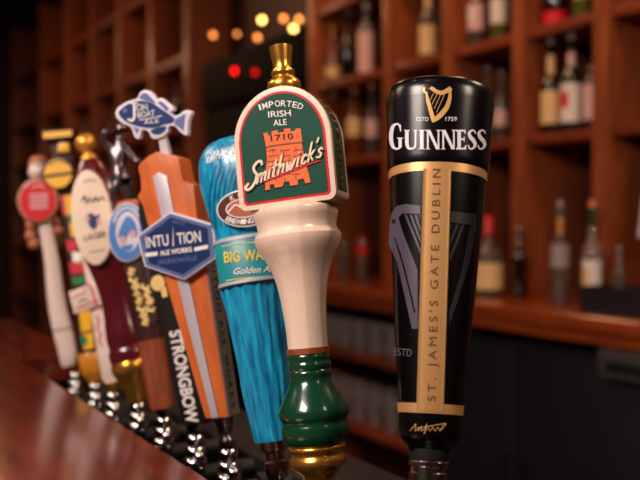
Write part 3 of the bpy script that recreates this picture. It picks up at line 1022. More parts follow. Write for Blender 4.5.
# pewter figure, one skinned body
def figure():
    P = dict(hip=(120, 176), chest=(117, 154), neck=(119, 142), head=(121, 134), shl=(110, 149), ell=(103, 140), hal=(106, 128.5), shr=(127, 150), elr=(133, 158), har=(140, 163.5),
             kl=(115, 188), fl=(113, 203), kr=(128, 187), fr=(131, 202))
    R = dict(hip=7.4, chest=8.0, neck=3.6, head=5.6, shl=4.4, ell=3.6, hal=3.2, shr=4.4, elr=3.6, har=3.2, kl=4.6, fl=4.2, kr=4.6, fr=4.2)
    Y = dict(ell=-0.006, hal=-0.008, elr=-0.012, har=-0.016, kl=-0.008, kr=-0.01, fl=-0.004, fr=-0.006)
    keys = list(P)
    E = [('hip', 'chest'), ('chest', 'neck'), ('neck', 'head'), ('chest', 'shl'), ('shl', 'ell'), ('ell', 'hal'), ('chest', 'shr'), ('shr', 'elr'), ('elr', 'har'), ('hip', 'kl'), ('kl', 'fl'), ('hip', 'kr'), ('kr', 'fr')]
    vs = []
    for k in keys:
        yv = Y.get(k, 0)
        X, Z = t.face(P[k][0], P[k][1], yv)
        vs.append((X, yv, Z))
    me = bpy.data.meshes.new('figure')
    me.from_pydata(vs, [(keys.index(a), keys.index(b)) for a, b in E], [])
    o = bpy.data.objects.new('figure', me)
    COL.objects.link(o)
    sk = o.modifiers.new('skin', 'SKIN')
    for i, k in enumerate(keys):
        r = R[k] * t.m(160) * 1.08
        me.skin_vertices[0].data[i].radius = (r, r)
        me.skin_vertices[0].data[i].use_root = (k == 'hip')
    o.modifiers.new('sub', 'SUBSURF').levels = 2
    o.modifiers['sub'].render_levels = 2
    dg = bpy.context.evaluated_depsgraph_get()
    m2 = bpy.data.meshes.new_from_object(o.evaluated_get(dg))
    bpy.data.objects.remove(o)
    for p in m2.polygons:
        p.use_smooth = True
    m2.materials.clear()
    m2.materials.append(M['pewter'])
    o = bpy.data.objects.new('pewter_figure', m2)
    COL.objects.link(o)
    o.parent = t.root
    return o


fg = figure()
X, Z = t.face(121, 130, 0)
mb = MB(); mm = t.m(130)
mb.lathe([(Z - 1.0 * mm, 8.5 * mm), (Z, 8.8 * mm), (Z + 0.8 * mm, 5.2 * mm), (Z + 4.5 * mm, 4.4 * mm), (Z + 5.4 * mm, 2.5 * mm)], 20, cx=X, cy=0); mb.build('hat', M['pewter'], fg)
zb_ = t.v(206)
mb = MB(); mb.lathe([(zb_ - 0.003, 13 * mm), (zb_ + 0.002, 13 * mm), (zb_ + 0.006, 10 * mm)], 28); mb.build('figure_base', M['tan'], t.root)
mb = MB(); mb.lathe(t.pr((415, 5.5), (411, 6.8), (407, 8))); mb.build('ferrule', M['chrome'], t.root)

# ============================================================ 7. maroon handle with cream oval
t = Tap('beer_tap', 'maroon lacquered tap handle with cream oval label and small gold ball on top', (138, 401), (83.5, 134), 12)
pf = t.pr((362, 18.5), (356, 19.5), (350, 19), (347, 17.5), (344, 18), (338, 18.6), (330, 18.2), (316, 16.6), (300, 16), (280, 18), (262, 22), (245, 25.5), (228, 27), (210, 26.5), (194, 24), (180, 20), (168, 14.5), (160, 9.5), (156, 6))
mb = MB(); mb.loft([(z, r, r * 0.8, 2.1) for z, r in smooth_path(pf, 3)], 48); mbd = mb.build('body', M['maroon'], t.root, angle=60)
pp = [tuple(p) for p in pf]
fyo = -0.0315
lab = [(x + (y - 217) * 0.09, y) for x, y in circ(91.4, 217.5, 20.2, 47.5, 44)]
lb = t.plate('oval_label', M['labelcream'], lab, fyo, fyo + 0.02, mbd, bevel=0.0008)
t.decal('label_script', M['ink'], ribbon([(82, 201), (85, 196), (87, 203), (90, 198), (93, 202), (96, 197), (98, 201), (102, 197), (105, 200)], 1.3) + ribbon([(84, 182), (89, 180), (96, 180.5)], 0.8), fyo, lb)
t.decal('label_crest', M['navy'], [smooth_path([(86, 216), (91, 213), (96, 216), (100, 214), (98, 222), (95, 229), (91, 228), (88, 222), (86, 216)], 3)[:-1]], fyo, lb)
t.decal('label_crest_tint', M['pinkish'], [circ(87.5, 219, 2.2, 3.4), circ(99, 221, 2.0, 3.2)], fyo, lb, lift=0.0006)
t.decal('label_lettering', M['ink'], text_on('LAGER', (84.5, 241), (107, 236.5), 6.2) + ribbon([(90, 252), (98, 251), (104, 249.5)], 0.7), fyo, lb)
mb = MB(); mb.lathe(t.pr((160, 8), (157, 8.2), (154.5, 4.6), (153, 4.6), (151.5, 6.6), (148, 9.4), (143.5, 10.6), (139, 9.6), (135.5, 6.4), (134, 2)), 28); mb.build('gold_ball', M['brasssoft'], t.root, angle=60)
mb = MB(); mb.lathe(t.pr((401, 9), (392, 11), (384, 13.5), (378, 15), (374, 17.5), (369, 19.5), (365, 19.8), (361, 18.4)), 36); mb.build('gold_base', M['brass'], t.root, angle=60)

# ============================================================ 8. white stick with red writing
t = Tap('beer_tap', 'slim white tap handle with red writing and pale plate, between maroon and yellow handles', (113, 391), (86, 236), 12)
pf = t.pr((383, 6.2), (378, 8.6), (350, 8.6), (315, 8.2), (290, 7.6), (250, 7), (240, 5))
mb = MB(); mb.loft([(z, r, r * 0.7, 2.6) for z, r in pf], 32); wb = mb.build('stick', M['whitestick'], t.root, angle=60)
fyp = -0.014
pt = t.plate('plate', M['whitestick'], [(68.5, 292), (101, 280.5), (104.5, 303), (74, 314)], fyp, fyp + 0.01, bevel=0.0006)
t.decal('plate_writing', M['red'], ribbon([(88, 283), (92, 290), (95, 300), (97, 306)], 2.0) + ribbon([(73, 298), (80, 294), (86, 293)], 1.1) + ribbon([(77, 308), (86, 305), (98, 300.5)], 1.3), fyp, pt)
t.decal('plate_marks', M['ink'], ribbon([(80, 302), (84, 299), (88, 301)], 1.2) + ribbon([(84, 290), (87, 288)], 1.0), fyp, pt)
swb = lambda x, z: -interp(pf, z) * 0.72
t.decal('stick_writing', M['totemred'], ribbon([(97, 316), (99, 322), (97, 328), (101, 334), (99, 340), (102, 346)], 1.5), -0.0085, wb)
mb = MB(); mb.lathe(t.pr((391, 5), (387, 6.4), (382, 7))); mb.build('ferrule', M['brass'], t.root)

# ============================================================ 9. yellow totem
t = Tap('beer_tap', 'painted totem tap handle in yellow, red and green with yellow disc and flat top', (95, 382), (53.5, 131), 12)
fyt = -0.014
col_ = t.plate('column', M['totemdark'], [(78, 353), (73, 300), (66, 250), (60, 200), (52, 160), (48, 134), (69, 132), (73, 160), (80, 200), (87, 250), (93, 300), (97, 353)], fyt + 0.004, fyt + 0.026, bevel=0.002)
for nm, m_, lf, pols in (
    ('yellow_patch', 'totemyellow', 0.0003, [[(64, 196), (74, 194), (76, 214), (67, 217)], [(69, 222), (79, 226), (80, 240), (71, 236)], [(74, 262), (83, 262), (84, 272), (75, 274)], [(79, 312), (91, 310), (92, 330), (81, 332)], [(82, 334), (93, 332), (94, 348), (84, 350)]]),
    ('red_patch', 'totemred', 0.0006, [[(66, 240), (76, 240), (78, 250), (68, 252)], [(69, 262), (88, 264), (89, 273), (71, 274)], [(60, 196), (64, 196), (67, 216), (63, 214)]]),
    ('green_patch', 'totemgreen', 0.0006, [[(67, 214), (77, 216), (78, 223), (69, 220)], [(72, 277), (85, 276), (85, 284), (73, 285)], [(80, 336), (86, 335), (88, 344), (82, 346)]]),
    ('white_patch', 'white', 0.0006, [[(72, 252), (82, 252), (82, 261), (73, 262)]])):
    for p in pols:
        t.decal(nm, M[m_], [p], fyt + 0.004, col_, lift=lf)
hat = t.plate('flat_top', M['totemdark'], [(42.4, 141), (41.8, 131), (73, 128.4), (72.6, 138.4)], fyt - 0.006, fyt + 0.03, bevel=0.0015)
t.decal('top_band', M['totemyellow'], [[(43.4, 138.6), (43, 132.4), (72, 130), (71.8, 136)]], fyt - 0.006, hat)
t.plate('yellow_face', M['totemyellow'], [(58, 143), (68.4, 142.4), (69, 151.5), (57, 152.4)], fyt - 0.002, fyt + 0.006, bevel=0.001)
dk = t.plate('round_disc', M['totemdark'], circ(58, 173.5, 16, 16.6, 36), fyt - 0.004, fyt + 0.006, bevel=0.001)
t.decal('disc_face', M['totemyellow'], [circ(58, 173.5, 13.8, 14.4, 36)], fyt - 0.004, dk, lift=0.0001, t=0.0001)
t.decal('disc_band', M['totemdark'], [[(45, 175), (72, 171.4), (72.2, 174.4), (45.4, 178)]] + ribbon([(49, 164.5), (58, 161), (68, 163.5)], 1.0), fyt - 0.004, dk)
mb = MB(); mb.lathe(t.pr((382, 6), (376, 9), (372.5, 11.4), (371, 12), (355, 13), (352.5, 12)), 32); mb.build('amber_foot', M['amberpaint'], t.root)

# ============================================================ 10. white stick with red disc, far end
t = Tap('beer_tap', 'farthest tap handle with red disc, carved tan head and curved white stick', (75, 371), (37.5, 157), 8)
axis = [(366, 68.5, 6.2), (358, 68.2, 8.4), (345, 66, 9.2), (330, 62.5, 9.6), (310, 58, 9), (285, 54.5, 8.2), (262, 52, 7.4), (240, 48, 6.8), (222, 44.5, 6.6), (205, 41.5, 6.6)]
rg = []
for y, x, r in smooth_path(axis, 3):
    X, Z = t.face(x, y, 0)
    mm = t.m(y)
    rg.append([(X + r * mm * math.cos(2 * PI * j / 28), r * mm * 0.85 * math.sin(2 * PI * j / 28), Z) for j in range(28)])
mb = MB(); mb.rings(rg); stick = mb.build('curved_stick', M['whitestick'], t.root, angle=60)
mb = MB()
for y, x, r in ((329.5, 62.4, 10.0),):
    X, Z = t.face(x, y, 0); mm = t.m(y)
    mb.lathe([(Z - 0.9 * mm, r * mm * 0.98), (Z - 0.8 * mm, r * mm), (Z + 0.8 * mm, r * mm), (Z + 0.9 * mm, r * mm * 0.98)], 28, cx=X, sy=0.87)
mb.build('stick_ring', M['greylabel'], stick)
fyd = -0.018
rim = t.plate('disc_rim', M['tan'], circ(37.4, 200.5, 20.6, 22, 36), fyd, fyd + 0.014, bevel=0.001)
rd = t.plate('red_disc', M['red'], circ(37.6, 200.8, 17.4, 19.4, 36), fyd - 0.0012, fyd + 0.002, rim)
t.decal('disc_writing', M['pinkish'], [[(30, 194 + k * 4.2), (48, 193 + k * 4.2), (48, 195.6 + k * 4.2), (30, 196.6 + k * 4.2)] for k in range(4)] + ribbon([(32, 188), (38, 185.6), (44, 187.6)], 1.6), fyd - 0.0012, rd)
mb = MB(); mm = t.m(170)
for (x, y, r, s) in ((37, 172, 8.6, 1.05), (37.4, 164.5, 8.2, 0.7)):
    X, Z = t.face(x, y, 0); mb.ball((X, 0, Z), r * mm, 18, 12, s)
for x, y in ((33, 170.5), (40, 170), (36.4, 173.5)):
    X, Z = t.face(x, y, -8 * mm); mb.ball((X, -7.6 * mm, Z), 1.8 * mm, 8, 6)
mb.build('carved_head', M['whitestick'], t.root, angle=60)
mb = MB(); X, Z = t.face(37.6, 161.5, 0)
mb.lathe([(Z - 2 * mm, 8.4 * mm), (Z, 8.9 * mm), (Z + 3 * mm, 7.6 * mm), (Z + 5.4 * mm, 4 * mm)], 22, cx=X); mb.build('carved_cap', M['tan'], t.root, angle=60)
mb = MB()
for x, y, r in ((32, 226, 6.2), (31, 236, 6.4), (34, 244, 6), (55, 222, 5.6), (58, 231, 5.4), (29, 219, 4.4)):
    X, Z = t.face(x, y, 0.004); mb.ball((X, 0.004, Z), r * mm, 14, 10)
mb.build('carved_leaves', M['tan'], t.root)

# ------------------------------------------------------------------ faucets under the handles
bar_z = 1.10
BEADS = [((75, 371), 5.6), ((95, 382), 5.8), ((113, 391), 6.2), ((138, 401), 6.8), ((163.5, 415), 7.4), ((195.5, 433), 8.2), ((228.5, 447), 9.0), ((278, 478), 10), ((322, 502), 11), ((427.5, 500), 14)]
where = ['under the farthest white handle', 'under the painted totem handle', 'under the slim white handle', 'under the maroon handle', 'under the brown wooden handle', 'under the narrow black handle', 'under the orange board handle', 'under the turquoise handle', 'under the cream and green handle', 'under the large black handle']
for (b, r), w in zip(BEADS, where):
    p = on_y(b[0], b[1], TAPY)
    fa = thing('beer_faucet', 'chrome beer faucet with rounded collars ' + w, 'faucet', p, 0, 'chrome faucets of the tap row')
    u = 0.0102
    mb = MB()
    mb.lathe([(-3.6 * u, u * 1.15), (-3.2 * u, u * 1.3), (-2.75 * u, u * 1.15), (-2.62 * u, u * 0.8), (-2.5 * u, u * 0.8), (-2.36 * u, u * 0.95), (-1.95 * u, u * 1.12), (-1.5 * u, u * 0.95), (-1.38 * u, u * 0.7), (-1.28 * u, u * 0.7), (-1.15 * u, u * 0.86), (-0.7 * u, u * 1.02), (-0.3 * u, u * 0.86), (-0.05 * u, u * 0.55), (-0.01 * u, u * 0.5)], 28)
    mb.build('collar_stack', M['chrome'], fa, angle=60)
    mb = MB()
    mb.lathe([(-9 * u, u * 0.7), (-8.6 * u, u * 0.8), (-6.5 * u, u * 0.95), (-5.2 * u, u * 1.2), (-3.6 * u, u * 1.2)], 24)
    mb.build('faucet_body', M['chrome'], fa, angle=60)
    mb = MB()
    mb.tube([(0, 0.006, -4.6 * u), (0, 0.075, -4.6 * u)], u * 0.95, 18)
    mb.build('shank', M['blacksoft'], fa)
    mb = MB()
    mb.tube([(0, 0.034, -4.6 * u), (0, 0.05, -4.6 * u)], u * 1.5, 6)
    mb.build('shank_nut', M['blacksoft'], fa, angle=20)
    mb = MB()
    mb.ball((0.016, -0.002, -2.2 * u), u * 0.62, 14, 10)
    mb.tube([(0.006, 0, -2.2 * u), (0.016, -0.002, -2.2 * u)], u * 0.4, 10)
    mb.build('side_screw', M['chrome'], fa)

xa = on_y(75, 371, TAPY).x
xb = on_y(428, 480, TAPY).x
tw = thing('tap_tower', 'long dark metal tap rail behind the faucets', 'tap tower', ((xa + xb) / 2, TAPY + 0.12, 0))
hl = (xb - xa) / 2 + 0.1
mb = MB(); mb.box(-hl, hl, -0.05, 0.05, 0.97, 1.05); mb.build('rail', M['blacksoft'], tw, bevel=0.006)
for s in (-1, 0, 1):
    mb = MB(); mb.box(s * hl * 0.8 - 0.03, s * hl * 0.8 + 0.03, -0.03, 0.03, 0, 0.97); mb.build('column', M['blacksoft'], tw, bevel=0.004)

# ------------------------------------------------------------------ the bar counter (L-shaped)
EDGE = 0.30
far_tap = on_y(75, 371, TAPY)
cor = Vector((far_tap.x - 0.055, EDGE, bar_z))
ly = EDGE
while proj((cor.x, ly, bar_z))[0] < 84:
    ly += 0.005
bar = thing('bar_counter', 'glossy red-brown wooden bar counter in the left foreground turning a corner far off', 'bar counter', (-0.8, -0.1, 0))
bar_loc = Vector((-0.8, -0.1, 0))
cx = cor.x + 0.8
L0, L1 = cx - 0.62, 1.6
y0, y1 = -0.55 + 0.1, EDGE + 0.1
mb = MB()
pts = [(L0, y0), (L1, y0), (L1, y1), (cx, y1), (cx, ly + 0.1), (L0, ly + 0.1)]
n = len(pts)
tri = tessellate_polygon([[Vector((a, b, 0)) for a, b in pts]])
vv = [(a, b, bar_z) for a, b in pts] + [(a, b, bar_z - 0.045) for a, b in pts]
mb.add(vv, [tuple(q) for q in tri] + [tuple(n + i for i in q[::-1]) for q in tri] + [(i, (i + 1) % n, n + (i + 1) % n, n + i) for i in range(n)])
mb.build('bar_top', M['bar'], bar, bevel=0.006, seg=3)
mb = MB(); mb.box(L0 + 0.1, L1, y0 + 0.1, y0 + 0.14, 0, bar_z - 0.045); mb.box(L0 + 0.1, L0 + 0.14, y0 + 0.14, ly + 0.08, 0, bar_z - 0.045)
mb.build('front_panel', M['panel'], bar, smooth=False)
mb = MB(); mb.box(cx + 0.05, L1, y1 - 0.08, y1 - 0.04, 0, bar_z - 0.045); mb.box(cx - 0.08, cx - 0.04, y1, ly + 0.08, 0, bar_z - 0.045)
mb.build('back_panel', M['blacksoft'], bar, smooth=False)

# ------------------------------------------------------------------ back bar
CT = 1.062           # counter top
CF = 1.85            # its front edge
BK = 2.44            # back of the shelving
zA, zB, zC = 1.615, 1.975, 2.335
px_x = lambda px: on_y(px, 222, SHELFY).x
posts = [(304, 318), (380, 392), (439, 452), (509.5, 524), (592, 606), (690, 706)]
PX = [((px_x(a) + px_x(b)) / 2) for a, b in posts]
PW = 0.03
sh = thing('back_bar_shelving', 'open red-brown wooden back-bar shelving with posts and shelves of bottles', 'shelving', (PX[2], SHELFY + 0.15, CT))
ox_, oy_, oz_ = PX[2], SHELFY + 0.15, CT
for x in PX:
    mb = MB(); mb.box(x - PW - ox_, x + PW - ox_, SHELFY - oy_, BK - 0.02 - oy_, 0, 3.5 - oz_); mb.build('post', M['post'], sh, bevel=0.004)
for a, b in zip(PX, PX[1:]):
    for z in (zA, zB, zC, 2.7, 3.06):
        mb = MB(); mb.box(a + PW - ox_, b - PW - ox_, SHELFY + 0.012 - oy_, BK - 0.02 - oy_, z - 0.034 - oz_, z - oz_); mb.build('shelf', M['shelf'], sh, bevel=0.003)
mb = MB(); mb.box(PX[0] - ox_, PX[-1] - ox_, BK - 0.02 - oy_, BK - oy_, 0, 3.5 - oz_); mb.build('back_panel', M['panel'], sh, smooth=False)

XR = PX[-1] + 0.5
xl_open = px_x(196)
# worktop
wt = thing('back_bar_worktop', 'long orange-brown wooden worktop below the bottle shelves', 'worktop', ((PX[0] + XR) / 2, 2.1, CT - 0.045))
mb = MB(); hx_ = (XR - PX[0]) / 2 + 0.03; mb.box(-hx_, hx_, CF - 2.1, BK - 2.1, 0, 0.045); mb.build('top', M['counter'], wt, bevel=0.008, seg=3)
mb = MB(); mb.box(-hx_, hx_, CF + 0.012 - 2.1, CF + 0.03 - 2.1, -0.03, 0); mb.build('edge_lip', M['counter'], wt, smooth=False)

# under-counter open shelf unit (left) and dark coolers (right)
xs0 = PX[0] - 0.03
xs1 = on_y(436, 350, CF + 0.06).x
us = thing('glass_shelf_unit', 'low wooden shelf unit of glasses under the worktop, behind the black tap handle', 'shelf unit', ((xs0 + xs1) / 2, 2.12, 0))
hu = (xs1 - xs0) / 2
for x in (-hu, hu - 0.03):
    mb = MB(); mb.box(x, x + 0.03, CF + 0.06 - 2.12, BK - 2.12, 0, CT - 0.075); mb.build('side_panel', M['post'], us, smooth=False)
SZ = (0.79, 0.50, 0.12)
for z in SZ:
    mb = MB(); mb.box(-hu + 0.03, hu - 0.03, CF + 0.07 - 2.12, BK - 0.02 - 2.12, z - 0.03, z); mb.build('shelf', M['shelf'], us, bevel=0.003)
mb = MB(); mb.box(-hu, hu, BK - 0.02 - 2.12, BK - 2.12, 0, CT - 0.075); mb.build('back_panel', M['panel'], us, smooth=False)
xc = on_y(602, 350, CF + 0.02).x
def cooler(label, x0, x1, y, ztop, m, steel):
    c = thing('bar_cooler', label, 'cooler', ((x0 + x1) / 2, 2.1, 0), 0, 'under-counter coolers')
    h = (x1 - x0) / 2 - 0.004
    mb = MB(); mb.box(-h, h, y + 0.03 - 2.1, BK - 2.1, 0.06, ztop); mb.build('body', m, c, bevel=0.004)
    k = 2
    for i in range(k):
        a = -h + 2 * h * i / k
        mb = MB(); mb.box(a + 0.006, a + 2 * h / k - 0.006, y - 2.1, y + 0.028 - 2.1, 0.12, ztop - (0.09 if steel else 0.05)); d = mb.build('door', m, c, bevel=0.004)
        mb = MB(); hxx = a + (2 * h / k - 0.04 if i == 0 else 0.04)
        mb.tube([(hxx, y - 0.02 - 2.1, 0.3), (hxx, y - 0.02 - 2.1, 0.6)], 0.008, 10)
        for zz in (0.31, 0.59):
            mb.tube([(hxx, y - 0.02 - 2.1, zz), (hxx, y + 0.002 - 2.1, zz)], 0.006, 8)
        mb.build('handle', M['blacksoft'], d)
    if steel:
        mb = MB(); mb.box(-h, h, y - 0.012 - 2.1, y + 0.028 - 2.1, ztop - 0.075, ztop - 0.002); mb.build('steel_header', M['steel'], c, bevel=0.003)
        mb = MB(); mb.box(-h + 0.03, h - 0.03, y - 0.016 - 2.1, y - 0.011 - 2.1, ztop - 0.055, ztop - 0.03); mb.build('vent_grille', M['blacksoft'], c)
    mb = MB(); mb.box(-h + 0.03, h - 0.03, y + 0.06 - 2.1, BK - 0.03 - 2.1, 0, 0.06); mb.build('plinth', M['blacksoft'], c)


cooler('matt black under-counter cooler right of the large black tap handle', xs1 + 0.01, xc, CF + 0.07, CT - 0.08, M['cooler'], False)
cooler('dark cooler with steel header strip at the right edge of the photo', xc + 0.01, XR + 0.05, CF + 0.0, CT - 0.08, M['cooler'], True)

# ------------------------------------------------------------------ bottles
def bottle(label, px, ytop, ybase, z, glass, cap, label_m=None, hw=9, shoulder=0.52, lab=(0.06, 0.42), neck_lab=None, neck_m=None, group=None, y=None, neck_r=0.36, cat='bottle', name='liquor_bottle', stripe=None, capf=0.07):
    yy = y or SHELFY + 0.075
    b = on_y(px, ybase, yy)
    top = on_y(px, ytop, yy)
    h = min(0.322, max(0.08, top.z - z))
    m = depth(b) / FPX
    r = hw * m
    for xp in PX:
        gap = PW + r * 1.03 + 0.003
        if abs(b.x - xp) < gap and yy > SHELFY - 0.04:
            b.x = xp + math.copysign(gap, b.x - xp)
    o = thing(name, label, cat, (b.x, yy, z + 0.0005), 0, group)
    s = shoulder * h
    nr = r * neck_r
    mb = MB()
    mb.lathe([(0, r * 0.9), (0.004, r), (s, r), (s + 0.03 * h, r * 0.97), (s + 0.08 * h, r * 0.8), (s + 0.13 * h, nr * 1.25), (s + 0.17 * h, nr), (h * (1 - capf), nr), (h * (1 - capf) + 0.001, nr * 0.9)], 28)
    mb.build('glass_body', glass, o, angle=60)
    mb = MB(); mb.lathe([(h * (1 - capf) + 0.001, nr * 1.12), (h - 0.003, nr * 1.12), (h, nr * 0.9)], 20); mb.build('cap', cap, o, angle=50)
    def band(a, c, rr, nm, mm_, t0=0, t1=2 * PI):
        mb = MB()
        n = 40
        vv = []
        for zz in (a * h, c * h):
            for k in range(n + 1):
                q = t0 + (t1 - t0) * k / n
                vv.append((rr * math.cos(q), rr * math.sin(q), zz))
        mb.add(vv, [(k, k + 1, n + k + 2, n + 1 + k) for k in range(n)])
        return mb.build(nm, mm_, o)
    if label_m:
        l = band(lab[0], lab[1], r * 1.012, 'label', label_m)
        if stripe:
            band(lab[0] + (lab[1] - lab[0]) * 0.38, lab[0] + (lab[1] - lab[0]) * 0.8, r * 1.02, 'label_stripe', stripe, math.radians(-115), math.radians(-60))
    if neck_lab:
        band(neck_lab[0], neck_lab[1], nr * 1.05, 'neck_label', neck_m or label_m)
    return o


G1, G2, G3 = 'bottles on the top shelf', 'bottles on the middle shelf', 'bottles on the worktop'
# upper shelf (zB)
bottle('dark bottle with pale round label, upper shelf left of the black tap handle top', 428, -24, 51, zB, M['smoked'], M['goldcap'], M['tanlabel'], 9, 0.48, (0.06, 0.42), (0.62, 0.82), M['tanlabel'], G1)
bottle('pale bottle with orange-pink lower label on the upper shelf', 476, -26, 38, zB, M['smoked'], M['greycap'], M['pinklabel'], 8.5, 0.6, (0.22, 0.58), group=G1, stripe=M['palelabel'])
bottle('green-footed bottle with white label on the upper shelf', 499, -30, 34, zB, M['olive'], M['greycap'], M['palelabel'], 8.5, 0.6, (0.24, 0.58), group=G1)
bottle('dark bottle with bright red label on the upper shelf', 555, -44, 17, zB, M['darkglass'], M['redcap'], M['red'], 12, 0.5, (0.03, 0.2), group=G1)
bottle('olive green bottle beside the red one on the upper shelf', 582, -50, 13, zB, M['olive'], M['goldcap'], M['tanlabel'], 9, 0.55, (0.3, 0.5), group=G1)
bottle('tall pale pink bottle on the upper shelf left of the black handle', 366, -10, 63, zB, M['glass'], M['palelabel'], M['pinklabel'], 8.5, 0.62, (0.04, 0.6), group=G1)
bottle('dark amber bottle left of the tall pale pink one', 347, 8, 68, zB, M['darkglass'], M['greycap'], M['greylabel'], 6, 0.5, (0.5, 0.52), group=G1)
bottle('squat amber bottle at the left end of the upper shelf', 333, 26, 70, zB, M['amber'], M['goldcap'], M['tanlabel'], 8, 0.55, (0.1, 0.3), group=G1)
# middle shelf (zA)
bottle('dark bottle with tan label and neck label, left of the middle-shelf pair', 550.5, 33, 130, zA, M['darkglass'], M['greycap'], M['tanlabel'], 10, 0.46, (0.1, 0.44), (0.62, 0.82), M['tanlabel'], G2, y=SHELFY + 0.06)
bottle('dark bottle with cream label and red mark, right of the middle-shelf pair', 571, 28, 129, zA, M['darkglass'], M['greycap'], M['palelabel'], 10.5, 0.5, (0.09, 0.48), (0.62, 0.8), M['pinklabel'], G2, y=SHELFY + 0.06, stripe=M['red'])
bottle('short bottle with pale label against the right-hand post on the middle shelf', 591.5, 66, 126, zA, M['darkglass'], M['greycap'], M['pinklabel'], 8.5, 0.72, (0.14, 0.7), group=G2, y=SHELFY + 0.06)
bottle('smoky grey bottle on the middle shelf just right of the black tap handle', 487, 66, 138, zA, M['smoked'], M['greycap'], M['greylabel'], 7.5, 0.5, (0.2, 0.45), group=G2)
bottle('clear bottle with greyish pink label left of the middle post', 501, 70, 137, zA, M['smoked'], M['greycap'], M['pinklabel'], 7, 0.5, (0.2, 0.42), group=G2)
bottle('bottle with tan label on the middle shelf beside the castle sign', 354, 88, 154, zA, M['amber'], M['goldcap'], M['tanlabel'], 8, 0.5, (0.3, 0.55), group=G2)
bottle('bottle with pale label on the middle shelf between castle sign and black handle', 372, 84, 151, zA, M['smoked'], M['goldcap'], M['pinklabel'], 7, 0.5, (0.25, 0.5), group=G2)
bottle('brown bottle at the left end of the middle shelf', 334, 92, 156, zA, M['amber'], M['greycap'], M['tanlabel'], 7, 0.5, (0.2, 0.42), group=G2)
# worktop
WY = CF + 0.2
bottle('clear bottle with gold neck and grey label on the worktop', 560, 190, 292, CT, M['smoked'], M['greycap'], M['greylabel'], 9.5, 0.5, (0.36, 0.58), (0.68, 0.84), M['goldcap'], G3, y=WY)
bottle('bottle with white label and green and orange neck on the worktop', 592, 193, 292, CT, M['glass'], M['orangecap'], M['palelabel'], 9.5, 0.5, (0.06, 0.44), (0.76, 0.92), M['greenglass'], G3, y=WY, stripe=M['tanlabel'])
bottle('squat round bottle with tan label and red cap on the worktop beside the black handle', 488, 216, 288, CT, M['smoked'], M['redcap'], M['tanlabel'], 15, 0.5, (0.1, 0.42), group=G3, y=WY, capf=0.24, neck_r=0.28)
bottle('small dark bottle on the worktop in front of the middle post', 514, 226, 285, CT, M['darkglass'], M['greycap'], M['greylabel'], 6, 0.55, (0.6, 0.62), group=G3, y=WY + 0.04)
bottle('short bottle with red cap on the worktop left of the black handle', 362, 237, 280, CT, M['smoked'], M['redcap'], M['red'], 5.5, 0.8, (0.6, 0.79), group=G3, y=WY + 0.1, neck_r=0.7)
bottle('short yellow-green bottle on the worktop beside the cream shaft', 343, 240, 280, CT, M['smoked'], M['olive'], M['olive'], 5.5, 0.8, (0.6, 0.79), group=G3, y=WY + 0.1, neck_r=0.7)
bottle('small grey glass bottle on the worktop right of the white-label bottle', 619, 246, 296, CT, M['smoked'], M['greycap'], M['greylabel'], 6.5, 0.55, (0.2, 0.3), group=G3, y=WY)
p = on_y(628, 297, WY - 0.06)
tr = thing('bar_caddy', 'low dark grey bar caddy on the worktop at the right edge of the photo', 'caddy', (p.x + 0.02, WY - 0.06, CT + 0.0005))
mb = MB(); w_, d_, h_, t_ = 0.13, 0.07, 0.075, 0.006
mb.box(-w_, w_, -d_, d_, 0, t_); mb.box(-w_, w_, -d_, -d_ + t_, t_, h_); mb.box(-w_, w_, d_ - t_, d_, t_, h_); mb.box(-w_, -w_ + t_, -d_ + t_, d_ - t_, t_, h_); mb.box(w_ - t_, w_, -d_ + t_, d_ - t_, t_, h_)
mb.build('tray', M['cooler'], tr, smooth=False)
for k in (-0.04, 0.04):
    mb = MB(); mb.box(k - 0.002, k + 0.002, -d_ + t_, d_ - t_, t_, h_ - 0.01); mb.build('divider', M['cooler'], tr, smooth=False)
# hanging cloth at right edge
p = on_y(640, 225, SHELFY - 0.01)
mb = MB()
nu, nv = 14, 10
vv = []
for layer in (0, 0.004):
    for j in range(nv + 1):
        for i in range(nu + 1):
            vv.append(((i / nu - 0.5) * (0.06 + 0.10 * j / nv), 0.008 * math.sin(i * 1.3) * (0.4 + j / nv) - layer, -0.34 * j / nv))
fq = []
for L in (0, 1):
    o_ = L * (nu + 1) * (nv + 1)
    fq += [(o_ + j * (nu + 1) + i, o_ + j * (nu + 1) + i + 1, o_ + (j + 1) * (nu + 1) + i + 1, o_ + (j + 1) * (nu + 1) + i) for j in range(nv) for i in range(nu)]
mb.add(vv, fq)
cl = mb.build('bar_towel', M['cloth'])
cl.location = (p.x + 0.062, SHELFY + 0.006, zA - 0.002)
tag(cl, 'white towel hanging in the shelving at the right edge of the photo', 'towel')

# ------------------------------------------------------------------ glasses under the worktop
def tumbler_mesh(h, r):
    mb = MB()
    mb.lathe([(0, r * 0.78), (h, r), (h, r * 0.93), (0.008, r * 0.7)], 24)
    return mb
g0 = tumbler_mesh(0.12, 0.036).build('drinking_glass', M['tumbler'], angle=50)
g0.location = (xs0 + 0.2, CF + 0.16, SZ[0] + 0.0005)
tag(g0, 'x', 'glass', 'glasses on the low shelves')
first = True
for zi, lev in ((0, 'upper'), (1, 'lower')):
    nx = int((xs1 - xs0 - 0.16) / 0.115)
    for row in range(2):
        for i in range(nx):
            o = g0 if first else g0.copy()
            if not first:
                COL.objects.link(o)
            first = False
            o.location = (xs0 + 0.1 + i * 0.115 + row * 0.03, CF + 0.15 + row * 0.12, SZ[zi] + 0.0005)
            o['label'] = 'clear drinking glass in the %s row of the %s low shelf under the worktop' % (('front', 'back')[row], lev)
            o['group'] = 'glasses, %s row of the %s low shelf' % (('front', 'back')[row], lev)

